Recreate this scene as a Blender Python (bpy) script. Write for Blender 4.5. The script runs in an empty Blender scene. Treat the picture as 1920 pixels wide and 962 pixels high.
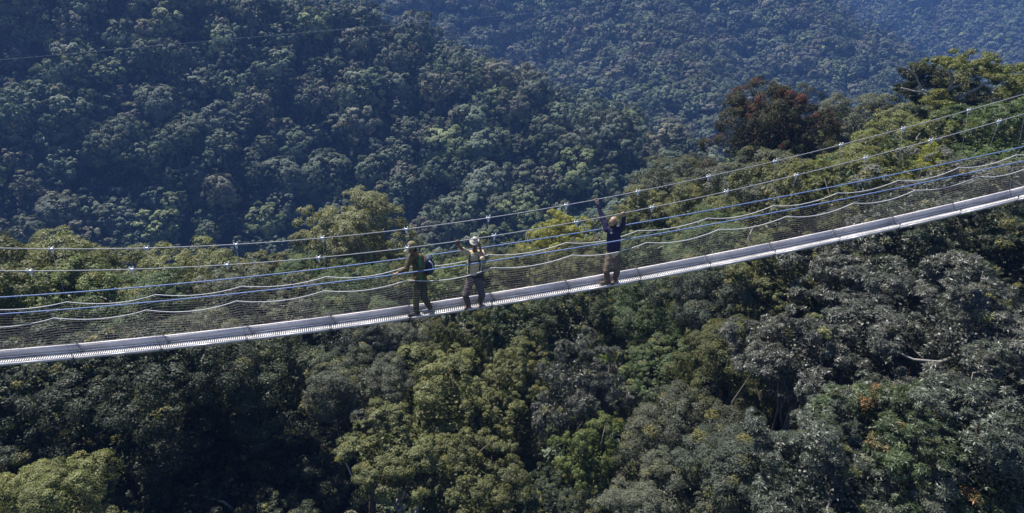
import bpy, math, random
import numpy as np
from mathutils import Matrix, Vector, noise as mnoise
random.seed(7)
rng = np.random.default_rng(7)
S = bpy.context.scene
COL = S.collection
R = math.radians

# ------------------------------------------------------------------ camera, sky, sun, exposure
FOC, PITCH, ROLL = 1277.165, R(27.3955), R(-0.2228)
cam = bpy.data.cameras.new('camera')
cam.sensor_width = 36.0
cam.lens = FOC / 1920 * 36
cam.clip_start = 0.1
cam.clip_end = 9000
cam_o = bpy.data.objects.new('camera', cam)
cam_o.matrix_world = Matrix.Rotation(math.pi / 2 - PITCH, 4, 'X') @ Matrix.Rotation(-ROLL, 4, 'Z')
COL.objects.link(cam_o)
S.camera = cam_o

SUN_EL, SUN_AZ = R(57), R(-40)          # azimuth from +Y (view heading), negative = left
sun_dir = Vector((math.sin(SUN_AZ) * math.cos(SUN_EL), math.cos(SUN_AZ) * math.cos(SUN_EL), math.sin(SUN_EL)))
world = bpy.data.worlds.new('World')
S.world = world
world.use_nodes = True
wn = world.node_tree
bg = wn.nodes['Background']
sky = wn.nodes.new('ShaderNodeTexSky')
sky.sky_type = 'NISHITA'
sky.sun_disc = False
sky.sun_elevation = SUN_EL
sky.sun_rotation = SUN_AZ               # 0 = +Y, grows clockwise seen from above
sky.altitude = 2400
sky.dust_density = 0.6
wn.links.new(sky.outputs['Color'], bg.inputs['Color'])
bg.inputs['Strength'].default_value = 0.065
sun = bpy.data.lights.new('sun', 'SUN')
sun.energy = 4.8
sun.angle = R(0.53)
sun.color = (1.0, 0.955, 0.88)
sun_o = bpy.data.objects.new('sun', sun)
sun_o.rotation_euler = sun_dir.to_track_quat('Z', 'Y').to_euler()
sun_o.location = (0, 0, 60)
COL.objects.link(sun_o)
S.view_settings.view_transform = 'Standard'
S.view_settings.look = 'None'
S.view_settings.gamma = 1
S.view_settings.exposure = 1.2
S.render.engine = 'CYCLES'
S.cycles.use_denoising = True
S.cycles.max_bounces = 6
S.cycles.diffuse_bounces = 3
S.cycles.glossy_bounces = 2
S.cycles.transmission_bounces = 3
S.cycles.volume_bounces = 1
S.cycles.sample_clamp_indirect = 4
S.cycles.caustics_reflective = False
S.cycles.caustics_refractive = False

# ------------------------------------------------------------------ helpers
CP, SP = math.cos(PITCH), math.sin(PITCH)
def ray(px, py):
    """unit direction of a pixel of the 1920x962 photograph"""
    u, v = (px - 960) / FOC, (481 - py) / FOC
    u, v = u * math.cos(ROLL) + v * math.sin(ROLL), -u * math.sin(ROLL) + v * math.cos(ROLL)
    return Vector((u, CP + v * SP, -SP + v * CP)).normalized()
def at(px, py, dist):
    return ray(px, py) * dist
def project(p):
    p = np.asarray(p, float)
    X, Y, Z = p[..., 0], p[..., 1], p[..., 2]
    dep = Y * CP - Z * SP
    up = Y * SP + Z * CP
    dep = np.where(dep < .1, np.nan, dep)
    return 960 + FOC * X / dep, 481 - FOC * up / dep, dep

def tag(o, label=None, cat=None, group=None, kind=None):
    if label: o['label'] = label
    if cat: o['category'] = cat
    if group: o['group'] = group
    if kind: o['kind'] = kind
    return o
def empty(name, loc=(0, 0, 0)):
    o = bpy.data.objects.new(name, None)
    o.empty_display_size = .3
    o.location = loc
    COL.objects.link(o)
    return o
def link(name, me, parent=None, loc=None):
    o = bpy.data.objects.new(name, me)
    COL.objects.link(o)
    if parent is not None: o.parent = parent
    if loc is not None: o.location = loc
    return o
def np_mesh(name, verts, quads=None, tris=None, mats=(), tint=None, smooth=False, mat_idx=None):
    verts = np.ascontiguousarray(verts, dtype=np.float32)
    me = bpy.data.meshes.new(name)
    nq = 0 if quads is None else len(quads)
    nt = 0 if tris is None else len(tris)
    me.vertices.add(len(verts))
    me.vertices.foreach_set('co', verts.ravel())
    loops = []
    if nq: loops.append(np.asarray(quads, np.int32).ravel())
    if nt: loops.append(np.asarray(tris, np.int32).ravel())
    loops = np.concatenate(loops)
    me.loops.add(len(loops))
    me.loops.foreach_set('vertex_index', loops)
    me.polygons.add(nq + nt)
    st = np.concatenate([np.arange(nq) * 4, nq * 4 + np.arange(nt) * 3]).astype(np.int32)
    me.polygons.foreach_set('loop_start', st)
    for m in mats: me.materials.append(m)
    if mat_idx is not None: me.polygons.foreach_set('material_index', np.asarray(mat_idx, np.int32))
    if smooth: me.polygons.foreach_set('use_smooth', np.ones(nq + nt, bool))
    if tint is not None:
        a = me.attributes.new('tint', 'FLOAT_VECTOR', 'POINT')
        a.data.foreach_set('vector', np.ascontiguousarray(tint, np.float32).ravel())
    me.update(calc_edges=True)
    return me

class MB:
    """collects boxes, tubes and quads into ONE mesh"""
    def __init__(s): s.v, s.q, s.t, s.n = [], [], [], 0
    def add(s, v, q=None, t=None):
        v = np.asarray(v, float)
        s.v.append(v)
        if q is not None and len(q): s.q.append(np.asarray(q, int) + s.n)
        if t is not None and len(t): s.t.append(np.asarray(t, int) + s.n)
        s.n += len(v)
    def tube(s, pts, r, n=6, cap=True):
        pts = np.asarray([tuple(p) for p in pts], float)
        m = len(pts)
        rr = np.full(m, r, float) if np.isscalar(r) else np.asarray(r, float)
        tg = np.gradient(pts, axis=0)
        tg /= np.linalg.norm(tg, axis=1)[:, None] + 1e-12
        ref = np.array([0, 0, 1.]) if abs(tg[0][2]) < .9 else np.array([1., 0, 0])
        rings = []
        a = np.cross(tg[0], ref); a /= np.linalg.norm(a)
        ang = np.arange(n) * 2 * math.pi / n
        for i in range(m):
            a = a - tg[i] * np.dot(a, tg[i]); a /= np.linalg.norm(a) + 1e-12
            b = np.cross(tg[i], a)
            rings.append(pts[i] + rr[i] * (np.cos(ang)[:, None] * a + np.sin(ang)[:, None] * b))
        v = np.concatenate(rings)
        k = np.arange(n); k2 = (k + 1) % n
        q = np.concatenate([np.stack([i * n + k, i * n + k2, (i + 1) * n + k2, (i + 1) * n + k], 1) for i in range(m - 1)])
        t = None
        if cap:
            v = np.concatenate([v, pts[:1], pts[-1:]])
            t = np.concatenate([np.stack([np.full(n, m * n), k2, k], 1), np.stack([np.full(n, m * n + 1), (m - 1) * n + k, (m - 1) * n + k2], 1)])
        s.add(v, q, t)
    def box(s, c, ax, ay, az):
        """centre and three half-axis vectors"""
        c, ax, ay, az = [np.asarray(tuple(k), float) for k in (c, ax, ay, az)]
        v = [c + i * ax + j * ay + k * az for k in (-1, 1) for j in (-1, 1) for i in (-1, 1)]
        s.add(v, [(0, 2, 3, 1), (4, 5, 7, 6), (0, 1, 5, 4), (2, 6, 7, 3), (0, 4, 6, 2), (1, 3, 7, 5)])
    def mesh(s, name, mats, smooth=False):
        return np_mesh(name, np.concatenate(s.v), np.concatenate(s.q) if s.q else None, np.concatenate(s.t) if s.t else None, mats, smooth=smooth)
    def build(s, name, mat, parent=None, smooth=False):
        return link(name, s.mesh(name, [mat], smooth), parent)

# ------------------------------------------------------------------ materials
def nodes_of(name):
    m = bpy.data.materials.new(name)
    m.use_nodes = True
    nt = m.node_tree
    return m, nt, nt.nodes, nt.links, nt.nodes['Principled BSDF'], nt.nodes['Material Output']
def simple(name, col, rough=.6, metal=0., var=.15, scale=8., bump=0., bscale=60., spec=.5):
    m, nt, N, L, P, O = nodes_of(name)
    tc = N.new('ShaderNodeTexCoord')
    nz = N.new('ShaderNodeTexNoise'); nz.inputs['Scale'].default_value = scale; nz.inputs['Detail'].default_value = 5
    L.new(tc.outputs['Object'], nz.inputs['Vector'])
    rp = N.new('ShaderNodeValToRGB')
    rp.color_ramp.elements[0].position = .3; rp.color_ramp.elements[1].position = .7
    rp.color_ramp.elements[0].color = tuple(c * (1 - var) for c in col) + (1,)
    rp.color_ramp.elements[1].color = tuple(min(1, c * (1 + var)) for c in col) + (1,)
    L.new(nz.outputs['Fac'], rp.inputs['Fac'])
    L.new(rp.outputs['Color'], P.inputs['Base Color'])
    P.inputs['Roughness'].default_value = rough
    P.inputs['Metallic'].default_value = metal
    P.inputs['Specular IOR Level'].default_value = spec
    if bump:
        n2 = N.new('ShaderNodeTexNoise'); n2.inputs['Scale'].default_value = bscale
        L.new(tc.outputs['Object'], n2.inputs['Vector'])
        b = N.new('ShaderNodeBump'); b.inputs['Strength'].default_value = bump; b.inputs['Distance'].default_value = .01
        L.new(n2.outputs['Fac'], b.inputs['Height']); L.new(b.outputs['Normal'], P.inputs['Normal'])
    return m
def foliage(name, tip=(.3, .35, .05), mode='object', ramp=None, rough=.45, spec=.45, trans=.3, gain=1.0):
    """leaf surface: colour of the tree (object colour or a random pick) varied leaf by leaf, young or dry tips where tint.y says so"""
    m, nt, N, L, P, O = nodes_of(name)
    oi = N.new('ShaderNodeObjectInfo')
    at_ = N.new('ShaderNodeAttribute'); at_.attribute_name = 'tint'
    sp = N.new('ShaderNodeSeparateXYZ'); L.new(at_.outputs['Vector'], sp.inputs[0])
    if mode == 'object':
        base = oi.outputs['Color']
    else:
        rp = N.new('ShaderNodeValToRGB'); rp.color_ramp.interpolation = 'CONSTANT'
        e = rp.color_ramp.elements
        e[0].position = 0; e[0].color = ramp[0] + (1,)
        e[1].position = 1 / len(ramp); e[1].color = ramp[1] + (1,)
        for i in range(2, len(ramp)):
            k = e.new(i / len(ramp)); k.color = ramp[i] + (1,)
        L.new(oi.outputs['Random'], rp.inputs['Fac'])
        base = rp.outputs['Color']
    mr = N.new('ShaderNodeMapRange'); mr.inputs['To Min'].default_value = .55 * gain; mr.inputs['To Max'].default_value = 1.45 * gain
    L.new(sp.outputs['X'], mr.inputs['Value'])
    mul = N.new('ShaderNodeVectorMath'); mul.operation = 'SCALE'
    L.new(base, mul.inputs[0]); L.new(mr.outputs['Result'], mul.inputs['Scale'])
    mx = N.new('ShaderNodeMix'); mx.data_type = 'RGBA'
    L.new(sp.outputs['Y'], mx.inputs[0]); L.new(mul.outputs[0], mx.inputs[6]); mx.inputs[7].default_value = tip + (1,)
    L.new(mx.outputs[2], P.inputs['Base Color'])
    P.inputs['Roughness'].default_value = rough
    P.inputs['Specular IOR Level'].default_value = spec
    if trans > 0:
        tr = N.new('ShaderNodeBsdfTranslucent')
        g = N.new('ShaderNodeMix'); g.data_type = 'RGBA'; g.blend_type = 'MULTIPLY'; g.inputs[0].default_value = 1
        L.new(mx.outputs[2], g.inputs[6]); g.inputs[7].default_value = (1.4, 1.5, .7, 1)
        L.new(g.outputs[2], tr.inputs['Color'])
        ms = N.new('ShaderNodeMixShader'); ms.inputs[0].default_value = trans
        L.new(P.outputs[0], ms.inputs[1]); L.new(tr.outputs[0], ms.inputs[2]); L.new(ms.outputs[0], O.inputs['Surface'])
    return m

M = {}
M['leaf'] = foliage('leaf_matte', tip=(.20, .18, .05), spec=.25, rough=.5)
M['leaf_gloss'] = foliage('leaf_glossy', tip=(.22, .22, .07), rough=.44, spec=.5, trans=.2)
M['leaf_red'] = foliage('leaf_red_tipped', tip=(.15, .045, .032), trans=.2, spec=.12, rough=.6)
M['leaf_orange'] = foliage('leaf_orange_tipped', tip=(.32, .17, .06), rough=.45, spec=.4, trans=.25)
M['leaf_yellow'] = foliage('leaf_yellow', tip=(.30, .29, .05), trans=.35)
FAR_RAMP = [(.088, .090, .068), (.080, .102, .048), (.036, .048, .030), (.076, .072, .056), (.068, .088, .058), (.058, .078, .048),
            (.050, .064, .040), (.066, .078, .050), (.042, .056, .036), (.078, .082, .055), (.056, .062, .046), (.070, .088, .045),
            (.048, .066, .046), (.085, .080, .058), (.040, .050, .034), (.060, .075, .055)]
M['leaf_far'] = foliage('leaf_far_forest', gain=1.9, mode='random', ramp=FAR_RAMP, trans=.12, spec=.18, rough=.6)
M['leaf_hill'] = foliage('leaf_hillside', gain=1.9, tip=(.16, .15, .06), trans=.12, spec=.18, rough=.6)
M['leaf_sapling'] = foliage('leaf_sapling', mode='random', trans=.2, spec=.3, tip=(.18, .16, .05), ramp=[(.06, .075, .035), (.09, .10, .05), (.12, .115, .05), (.05, .06, .04), (.085, .085, .065), (.10, .12, .045), (.045, .058, .03)])
M['bark'] = simple('bark_grey_brown', (.12, .10, .08), .85, var=.35, scale=3, bump=.5, bscale=12, spec=.2)
M['bark_pale'] = simple('bark_pale', (.30, .28, .25), .8, var=.3, scale=4, bump=.4, bscale=14, spec=.2)
M['soil'] = simple('forest_floor', (.030, .030, .018), .95, var=.5, scale=.35, bump=.6, bscale=2.0, spec=.1)
M['alu'] = simple('aluminium_deck', (.66, .64, .65), .36, metal=.35, var=.28, scale=2.2, bump=.05, bscale=40)
M['board'] = simple('pale_toe_board', (.70, .65, .66), .55, metal=.0, var=.20, scale=1.7)
M['steel'] = simple('galvanised_cable', (.30, .31, .34), .6, metal=.1, var=.15, scale=20)
M['clamp'] = simple('bright_clamp', (.80, .80, .84), .35, metal=.3, var=.05)
M['blue_rope'] = simple('blue_rope', (.16, .25, .50), .55, var=.45, scale=90, bump=.4, bscale=120)
M['white_rope'] = simple('white_rope', (.66, .66, .68), .6, var=.15, scale=60)
M['net'] = simple('net_cord', (.27, .245, .24), .6, var=.1)
M['dark_steel'] = simple('dark_shackle', (.07, .07, .08), .5, metal=.5)
M['wire'] = simple('grey_wire', (.25, .25, .28), .6)
M['far_cable'] = simple('grey_cable', (.5, .5, .52), .6)

# ------------------------------------------------------------------ the valley: ground heights
def P3(px, py, d):
    v = at(px, py, d); return np.array(v)
TH = 14.0                                # canopy stands about this far above the ground
def ridge_pts(lst): return np.array([P3(*a) - np.array([0, 0, TH]) for a in lst])
RIDGES = [   # crest polylines as (photo x, y, distance), slope, rounding
    (ridge_pts([(-700, -420, 430), (-100, -230, 370), (330, -95, 325), (600, -2, 300), (840, 88, 272), (1050, 168, 240), (1200, 243, 214), (1300, 305, 188), (1330, 400, 160), (1310, 520, 140)]) - np.array([0, 0, 4.0]), .66, 9),
    (ridge_pts([(-100, -600, 900), (700, -330, 860), (1150, -160, 750), (1470, -18, 640), (1560, 62, 580), (1650, 150, 520), (1720, 235, 460), (1800, 360, 400)]), .60, 14),
    (ridge_pts([(1180, -60, 620), (1240, 40, 530), (1290, 130, 440), (1330, 230, 370)]), .75, 10),
    (ridge_pts([(300, -60, 640), (760, 40, 560), (880, 120, 500)]), .75, 10),
    (ridge_pts([(700, -700, 1700), (1500, -330, 1500), (2100, -230, 1300), (2700, -120, 1150), (3200, 0, 1000)]), .50, 30),
    (ridge_pts([(1750, -60, 1150), (1850, 30, 1000), (1960, 110, 860), (2100, 200, 700)]), .55, 16),
]
def seg_dist(x, y, a, b):
    d = b[:2] - a[:2]; L2 = d @ d
    t = np.clip(((x - a[0]) * d[0] + (y - a[1]) * d[1]) / L2, 0, 1)
    px, py = a[0] + t * d[0], a[1] + t * d[1]
    return np.hypot(x - px, y - py), a[2] + t * (b[2] - a[2])
def wob(x, y, s, seed):
    r = np.random.default_rng(seed); o = np.zeros_like(x)
    for k in range(5):
        a = r.uniform(0, 6.28); f = 6.28 / (s * r.uniform(.6, 1.6)); ph = r.uniform(0, 6.28)
        o += np.sin((x * math.cos(a) + y * math.sin(a)) * f + ph + 1.3 * np.sin((y * math.cos(a) - x * math.sin(a)) * f * .6 + ph * 2))
    return o / 5
def hills(x, y):
    z = np.full_like(x, -260.)
    for k, (pts, slope, rnd) in enumerate(RIDGES):
        h = np.full_like(x, -1e4)
        for a, b in zip(pts[:-1], pts[1:]):
            d, cz = seg_dist(x, y, a, b)
            h = np.maximum(h, cz - slope * (np.sqrt(d * d + rnd * rnd) - rnd))
            g = d
        dd = np.min([seg_dist(x, y, a, b)[0] for a, b in zip(pts[:-1], pts[1:])], axis=0)
        h = h + np.clip(dd / 40, 0, 1) * (wob(x, y, 70, k + 3) * 9 + wob(x, y, 28, k + 30) * 3)
        z = np.maximum(z, h)
    return z
# near trees: photo x, y of the crown centre, half width in photo pixels, distance, crown kind, colour, tip kind, label
NEAR = []
def T(px, py, hw, d, kind, col, label, mat='leaf', name='broadleaf_tree', flat=.8):
    NEAR.append(dict(px=px, py=py, hw=hw, d=d, kind=kind, col=col, label=label, mat=mat, name=name, flat=flat))
OL, LOL, GR, DG, GG, BG, YG, PG = (.106, .112, .044), (.140, .148, .058), (.066, .092, .040), (.040, .052, .029), (.096, .102, .070), (.076, .090, .066), (.105, .128, .043), (.080, .084, .068)
# behind the bridge, left to right
T(-70, 585, 120, 52, 'fine', OL, 'olive canopy tree cut by the left edge just above the walkway cables')
T(45, 560, 105, 58, 'fine', LOL, 'light olive domed tree behind the cables in the far left corner of the near canopy')
T(190, 552, 85, 61, 'fine', OL, 'olive round-topped tree behind the bridge, second from the left edge of the ridge')
T(330, 552, 95, 59, 'fine', LOL, 'broad light olive tree behind the cables, against the dark valley on the left')
T(455, 562, 85, 60, 'lumpy', OL, 'olive tree behind the bridge between the pale left ridge trees and the dark gap')
T(110, 600, 90, 50, 'lumpy', YG, 'yellowish green tree seen through the net at the left end of the bridge')
T(270, 600, 95, 48, 'fine', GR, 'green tree crown seen through the netting above the left deck')
T(420, 595, 95, 49, 'fine', GG, 'grey-green tree seen through the netting left of the walkers')
T(545, 590, 75, 50, 'lumpy', GG, 'small grey-green crown right behind the net, left of the man with the backpack')
T(660, 462, 88, 60, 'fine', (.175, .175, .095), 'tall pale olive tree rising above the cables left of the walkers', flat=1.0)
T(575, 530, 60, 57, 'fine', GR, 'green tree at the foot of the tall pale tree, on its left')
T(655, 565, 75, 50, 'fine', GR, 'dull green tree behind the net just left of the man with the backpack')
T(752, 540, 60, 55, 'lumpy', OL, 'olive tree directly behind the man with the backpack')
T(838, 530, 50, 52, 'lumpy', YG, 'bright yellow-green tree between the two men in hats')
T(905, 512, 62, 63, 'fine', DG, 'dark green tree behind the man raising his hands to his hat')
T(985, 515, 60, 54, 'fine', OL, 'olive tree behind the net between the hatted man and the bald man')
T(1050, 448, 48, 55, 'lumpy', (.26, .25, .05), 'bright yellow shrub crown left of the bald man', mat='leaf_yellow', name='yellow_shrub')
T(1085, 505, 55, 50, 'fine', OL, 'olive brown tree behind the net at the feet of the yellow shrub')
T(1190, 490, 75, 52, 'lumpy', GR, 'green tree behind the net just right of the bald man')
T(1265, 350, 62, 63, 'fine', GG, 'pale cauliflower-like tree at the left end of the right-hand ridge')
T(1215, 415, 65, 60, 'lumpy', OL, 'olive tree beside the upper cable right above the bald man')
T(1330, 415, 75, 54, 'fine', OL, 'olive tree below the pale round tree on the ridge, behind the cables')
T(1440, 365, 90, 56, 'fine', GG, 'broad pale green tree just below the red-tipped tree')
T(1442, 270, 98, 62, 'tiered', (.046, .046, .024), 'dark spreading tree with red-tipped top on the ridge', mat='leaf_red', name='red_tipped_tree', flat=1.05)
T(1615, 258, 72, 74, 'fine', GG, 'pale grey-green tree on the ridge right of the red-tipped tree')
T(1545, 335, 70, 60, 'lumpy', OL, 'olive tree right of and below the red-tipped tree')
T(1700, 262, 75, 72, 'lumpy', OL, 'olive tree left of the tree with pale twisted limbs')
T(1800, 240, 80, 66, 'fine', DG, 'dark green crown under the tree with pale twisted limbs')
T(1905, 225, 90, 68, 'lumpy', OL, 'olive tree at the right edge beside the tree with pale twisted limbs')
T(1625, 335, 80, 55, 'lumpy', GR, 'green tree behind the cables in the middle of the right ridge')
T(1740, 315, 80, 53, 'rosette', OL, 'olive large-leaved tree below the pale twisted limbs')
T(1735, 345, 38, 46, 'lumpy', (.22, .22, .045), 'small bright yellow shrub behind the blue rope at right', mat='leaf_yellow', name='yellow_shrub')
T(1880, 315, 95, 52, 'rosette', GR, 'green large-leaved tree behind the ropes at the right edge')
T(1500, 425, 105, 48, 'lumpy', OL, 'olive tree seen through the net right of the bald man')
T(1360, 480, 85, 46, 'fine', GR, 'green tree seen through the net, second right of the bald man')
T(1640, 400, 95, 45, 'rosette', OL, 'brownish olive tree seen through the net at right')
T(1800, 390, 110, 44, 'lumpy', PG, 'brown-grey tree behind the net near the right edge', name='broadleaf_tree')
for t in NEAR:                            # the slope behind the bridge carries fresher, paler crowns
    if t['mat'] == 'leaf': t['col'] = (t['col'][0] * 1.22, t['col'][1] * 1.22, t['col'][2] * 1.22)
# under and in front of the bridge
T(60, 720, 120, 43, 'lumpy', DG, 'very dark green tree below the left end of the deck')
T(290, 730, 125, 40, 'fine', DG, 'big dark green domed tree below the deck at left')
T(500, 715, 115, 40, 'fine', (.062, .075, .040), 'dark olive domed tree below the deck, right of the big dark dome')
T(390, 660, 80, 45, 'fine', GG, 'grey-green crown tucked just under the deck at left')
T(650, 655, 75, 45, 'fine', BG, 'bluish grey-green tree under the deck left of the walkers')
T(745, 650, 75, 47, 'fine', GG, 'grey-green tree under the feet of the man with the backpack')
T(865, 665, 60, 42, 'lumpy', OL, 'slim olive brown tree below the hatted man', flat=1.3)
T(965, 620, 80, 46, 'lumpy', GR, 'green loose tree under the deck between hatted man and bald man')
T(1085, 615, 85, 45, 'lumpy', (.055, .07, .03), 'dark green tree below the bald man')
T(1210, 590, 80, 44, 'fine', GR, 'green tree under the deck right of the bald man')
T(1340, 560, 85, 41, 'fine', BG, 'bluish green tree below the deck in the right half')
T(1470, 530, 85, 40, 'lumpy', OL, 'olive brown tree under the deck in the right half')
T(1610, 505, 95, 38, 'rosette', PG, 'grey large-leaved tree just under the deck at right', mat='leaf_gloss')
T(1770, 480, 100, 38, 'rosette', DG, 'dark large-leaved tree just under the deck near the right edge', mat='leaf_gloss')
T(1910, 490, 95, 37, 'lumpy', DG, 'dark shaded tree under the deck at the right edge')
T(20, 850, 90, 40, 'lumpy', DG, 'dark tree behind the yellow-green crown in the bottom left corner')
T(680, 735, 85, 38, 'fine', GG, 'pale grey-green domed tree left of the yellowish lumpy tree')
T(965, 700, 60, 39, 'lumpy', OL, 'olive tree right behind the yellowish lumpy tree')
T(820, 760, 100, 36, 'lumpy', LOL, 'yellowish olive lumpy tree in the lower middle')
T(940, 780, 90, 35, 'lumpy', OL, 'olive lumpy tree touching the right side of the yellowish one')
T(745, 860, 95, 34, 'lumpy', (.14, .15, .06), 'yellow-green lower crown at the left foot of the yellowish tree')
T(880, 915, 95, 33, 'lumpy', OL, 'olive crown at the bottom edge in the lower middle')
T(1090, 740, 80, 34, 'rosette', PG, 'dark grey-purple large-leaved tree right of the yellowish tree', mat='leaf_gloss', flat=1.2)
T(1110, 860, 65, 31, 'lumpy', YG, 'small green tree at the foot of the dark grey-purple tree', flat=1.2)
T(1240, 700, 80, 37, 'lumpy', GR, 'green loose tree right of the dark grey-purple tree')
T(1385, 680, 90, 35, 'fine', OL, 'olive tree left of the large silvery leaved trees')
T(1275, 810, 100, 31, 'fine', GG, 'grey-green round tree in the lower right half')
T(1510, 680, 105, 33, 'rosette', PG, 'silvery grey large-leaved tree in the right half', mat='leaf_gloss')
T(1660, 630, 110, 32, 'rosette', (.078, .085, .07), 'silvery green large-leaved tree in the middle of the right side', mat='leaf_gloss')
T(1840, 640, 120, 31, 'rosette', PG, 'silvery large-leaved tree at the right edge below the deck', mat='leaf_gloss')
T(1590, 790, 80, 29, 'rosette', BG, 'blue-grey large-leaved bush left of the orange-tipped tree', mat='leaf_gloss')
T(1735, 840, 115, 27, 'rosette', GR, 'tree with orange and red young leaves on top at lower right', mat='leaf_orange', name='orange_tipped_tree')
T(1565, 905, 115, 26, 'rosette', BG, 'grey-green large-leaved bush at the bottom edge in the right half', mat='leaf_gloss')
T(1400, 910, 105, 28, 'fine', BG, 'grey-green fine-leaved tree at the bottom edge right of centre')
T(1885, 850, 125, 27, 'rosette', BG, 'grey-green large-leaved tree in the bottom right corner', mat='leaf_gloss')
T(1700, 990, 105, 25.5, 'rosette', GG, 'nearest large-leaved bush cut by the bottom edge at right', mat='leaf_gloss')
T(1235, 950, 85, 29, 'fine', GG, 'grey-green crown cut by the bottom edge right of centre')
T(1040, 965, 80, 32, 'lumpy', DG, 'dark green crown cut by the bottom edge at centre')
T(82, 962, 84, 34, 'fine', (.17, .18, .068), 'light yellow-green domed tree in the bottom left corner')
T(330, 890, 120, 45, 'lumpy', DG, 'deeply shaded dark tree at the bottom left')
T(530, 880, 100, 44, 'lumpy', DG, 'deeply shaded dark tree left of the yellowish lumpy tree')
T(470, 985, 100, 40, 'lumpy', DG, 'dark crown cut by the bottom edge left of centre')
T(250, 1010, 90, 38, 'lumpy', DG, 'dark crown cut by the bottom edge beside the light yellow-green tree')
for t in NEAR:
    if t['py'] > 600: t['d'] *= random.uniform(.93, 1.07)
    t['c'] = P3(t['px'], t['py'], t['d'])
    t['R'] = t['hw'] / FOC * t['d'] * (1.12 if t['py'] < 600 else 1.06)
NC = np.array([t['c'] for t in NEAR]); NR = np.array([t['R'] for t in NEAR])
crest = np.array([P3(*a) for a in [(-1200, 560, 70), (-700, 520, 66), (0, 480, 65), (450, 475, 65), (760, 455, 64), (1000, 445, 64), (1230, 330, 67), (1440, 260, 69), (1650, 210, 80), (1900, 190, 82), (2400, 120, 88), (3200, 60, 110)]])
def ground_z(x, y):
    x = np.asarray(x, float); y = np.asarray(y, float)
    sh = x.shape; x = x.ravel(); y = y.ravel()
    w = np.zeros_like(x); zz = np.zeros_like(x)
    for c, r in zip(NC, NR):
        k = 1 / (((x - c[0]) ** 2 + (y - c[1]) ** 2) + 25) ** 1.6
        w += k; zz += k * (c[2] - r * .3 - 10.5)
    near = zz / w
    yc = np.interp(x, crest[:, 0], crest[:, 1])
    d = np.maximum(0, y - yc - 2)
    near = near - .95 * (np.sqrt(d * d + 16) - 4)
    far_x = np.maximum(0, np.abs(x) - 130)
    near = near - far_x * .3
    h = hills(x, y)
    k = 6.
    m = np.maximum(near, h)
    z = m + k * np.log(np.exp((near - m) / k) + np.exp((h - m) / k))
    return z.reshape(sh)
def axis(lo, hi, fine_lo, fine_hi, step, big):
    a = list(np.arange(fine_lo, fine_hi, step)); s = step
    p = fine_hi
    while p < hi: a.append(p); s = min(big, s * 1.15); p += s
    p = fine_lo - step; s = step
    while p > lo: a.insert(0, p); s = min(big, s * 1.15); p -= s
    return np.array(a)
gx = axis(-1500, 1700, -260, 420, 4.0, 40); gy = axis(-500, 2300, -20, 620, 4.0, 40)
GX, GY = np.meshgrid(gx, gy)
GZ = ground_z(GX, GY)
nx, ny = len(gx), len(gy)
idx = np.arange(nx * ny).reshape(ny, nx)
gq = np.stack([idx[:-1, :-1], idx[:-1, 1:], idx[1:, 1:], idx[1:, :-1]], -1).reshape(-1, 4)
gm = np_mesh('ground', np.stack([GX, GY, GZ], -1).reshape(-1, 3), gq, mats=[M['soil']], smooth=True)
tag(link('ground', gm), 'dark soil of the forested valley and its hillsides', kind='structure')
del GX, GY

# ------------------------------------------------------------------ foliage builders
def unit(v): return v / (np.linalg.norm(v, axis=-1, keepdims=True) + 1e-9)
def sphere_dirs(r, n, zmin=-1.):
    z = r.uniform(zmin, 1, n); a = r.uniform(0, 2 * math.pi, n); q = np.sqrt(1 - z * z)
    return np.stack([q * np.cos(a), q * np.sin(a), z], 1)
def leaves_mesh(name, pos, nrm, tan, ln, wd, tint, mats, cup=.12, extra=None):
    """one four-sided folded leaf per position"""
    b = unit(np.cross(nrm, tan)); t = unit(np.cross(b, nrm))
    L = ln[:, None]; W = wd[:, None]
    v = np.stack([pos - t * L * .5, pos + b * W * .5 + nrm * L * cup * .3, pos + t * L * .5 - nrm * L * cup, pos - b * W * .5 + nrm * L * cup * .3], 1).reshape(-1, 3)
    n = len(pos); q = np.arange(n * 4).reshape(n, 4)
    tt = np.repeat(tint, 4, axis=0)
    mi = None
    if extra is not None:                # (verts, quads) of a trunk, second material
        ev, eq = extra
        q = np.concatenate([q, eq + len(v)]); mi = np.concatenate([np.zeros(n), np.ones(len(eq))])
        v = np.concatenate([v, ev]); tt = np.concatenate([tt, np.zeros((len(ev), 3))])
    return np_mesh(name, v, q, mats=mats, tint=tt, mat_idx=mi)
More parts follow.
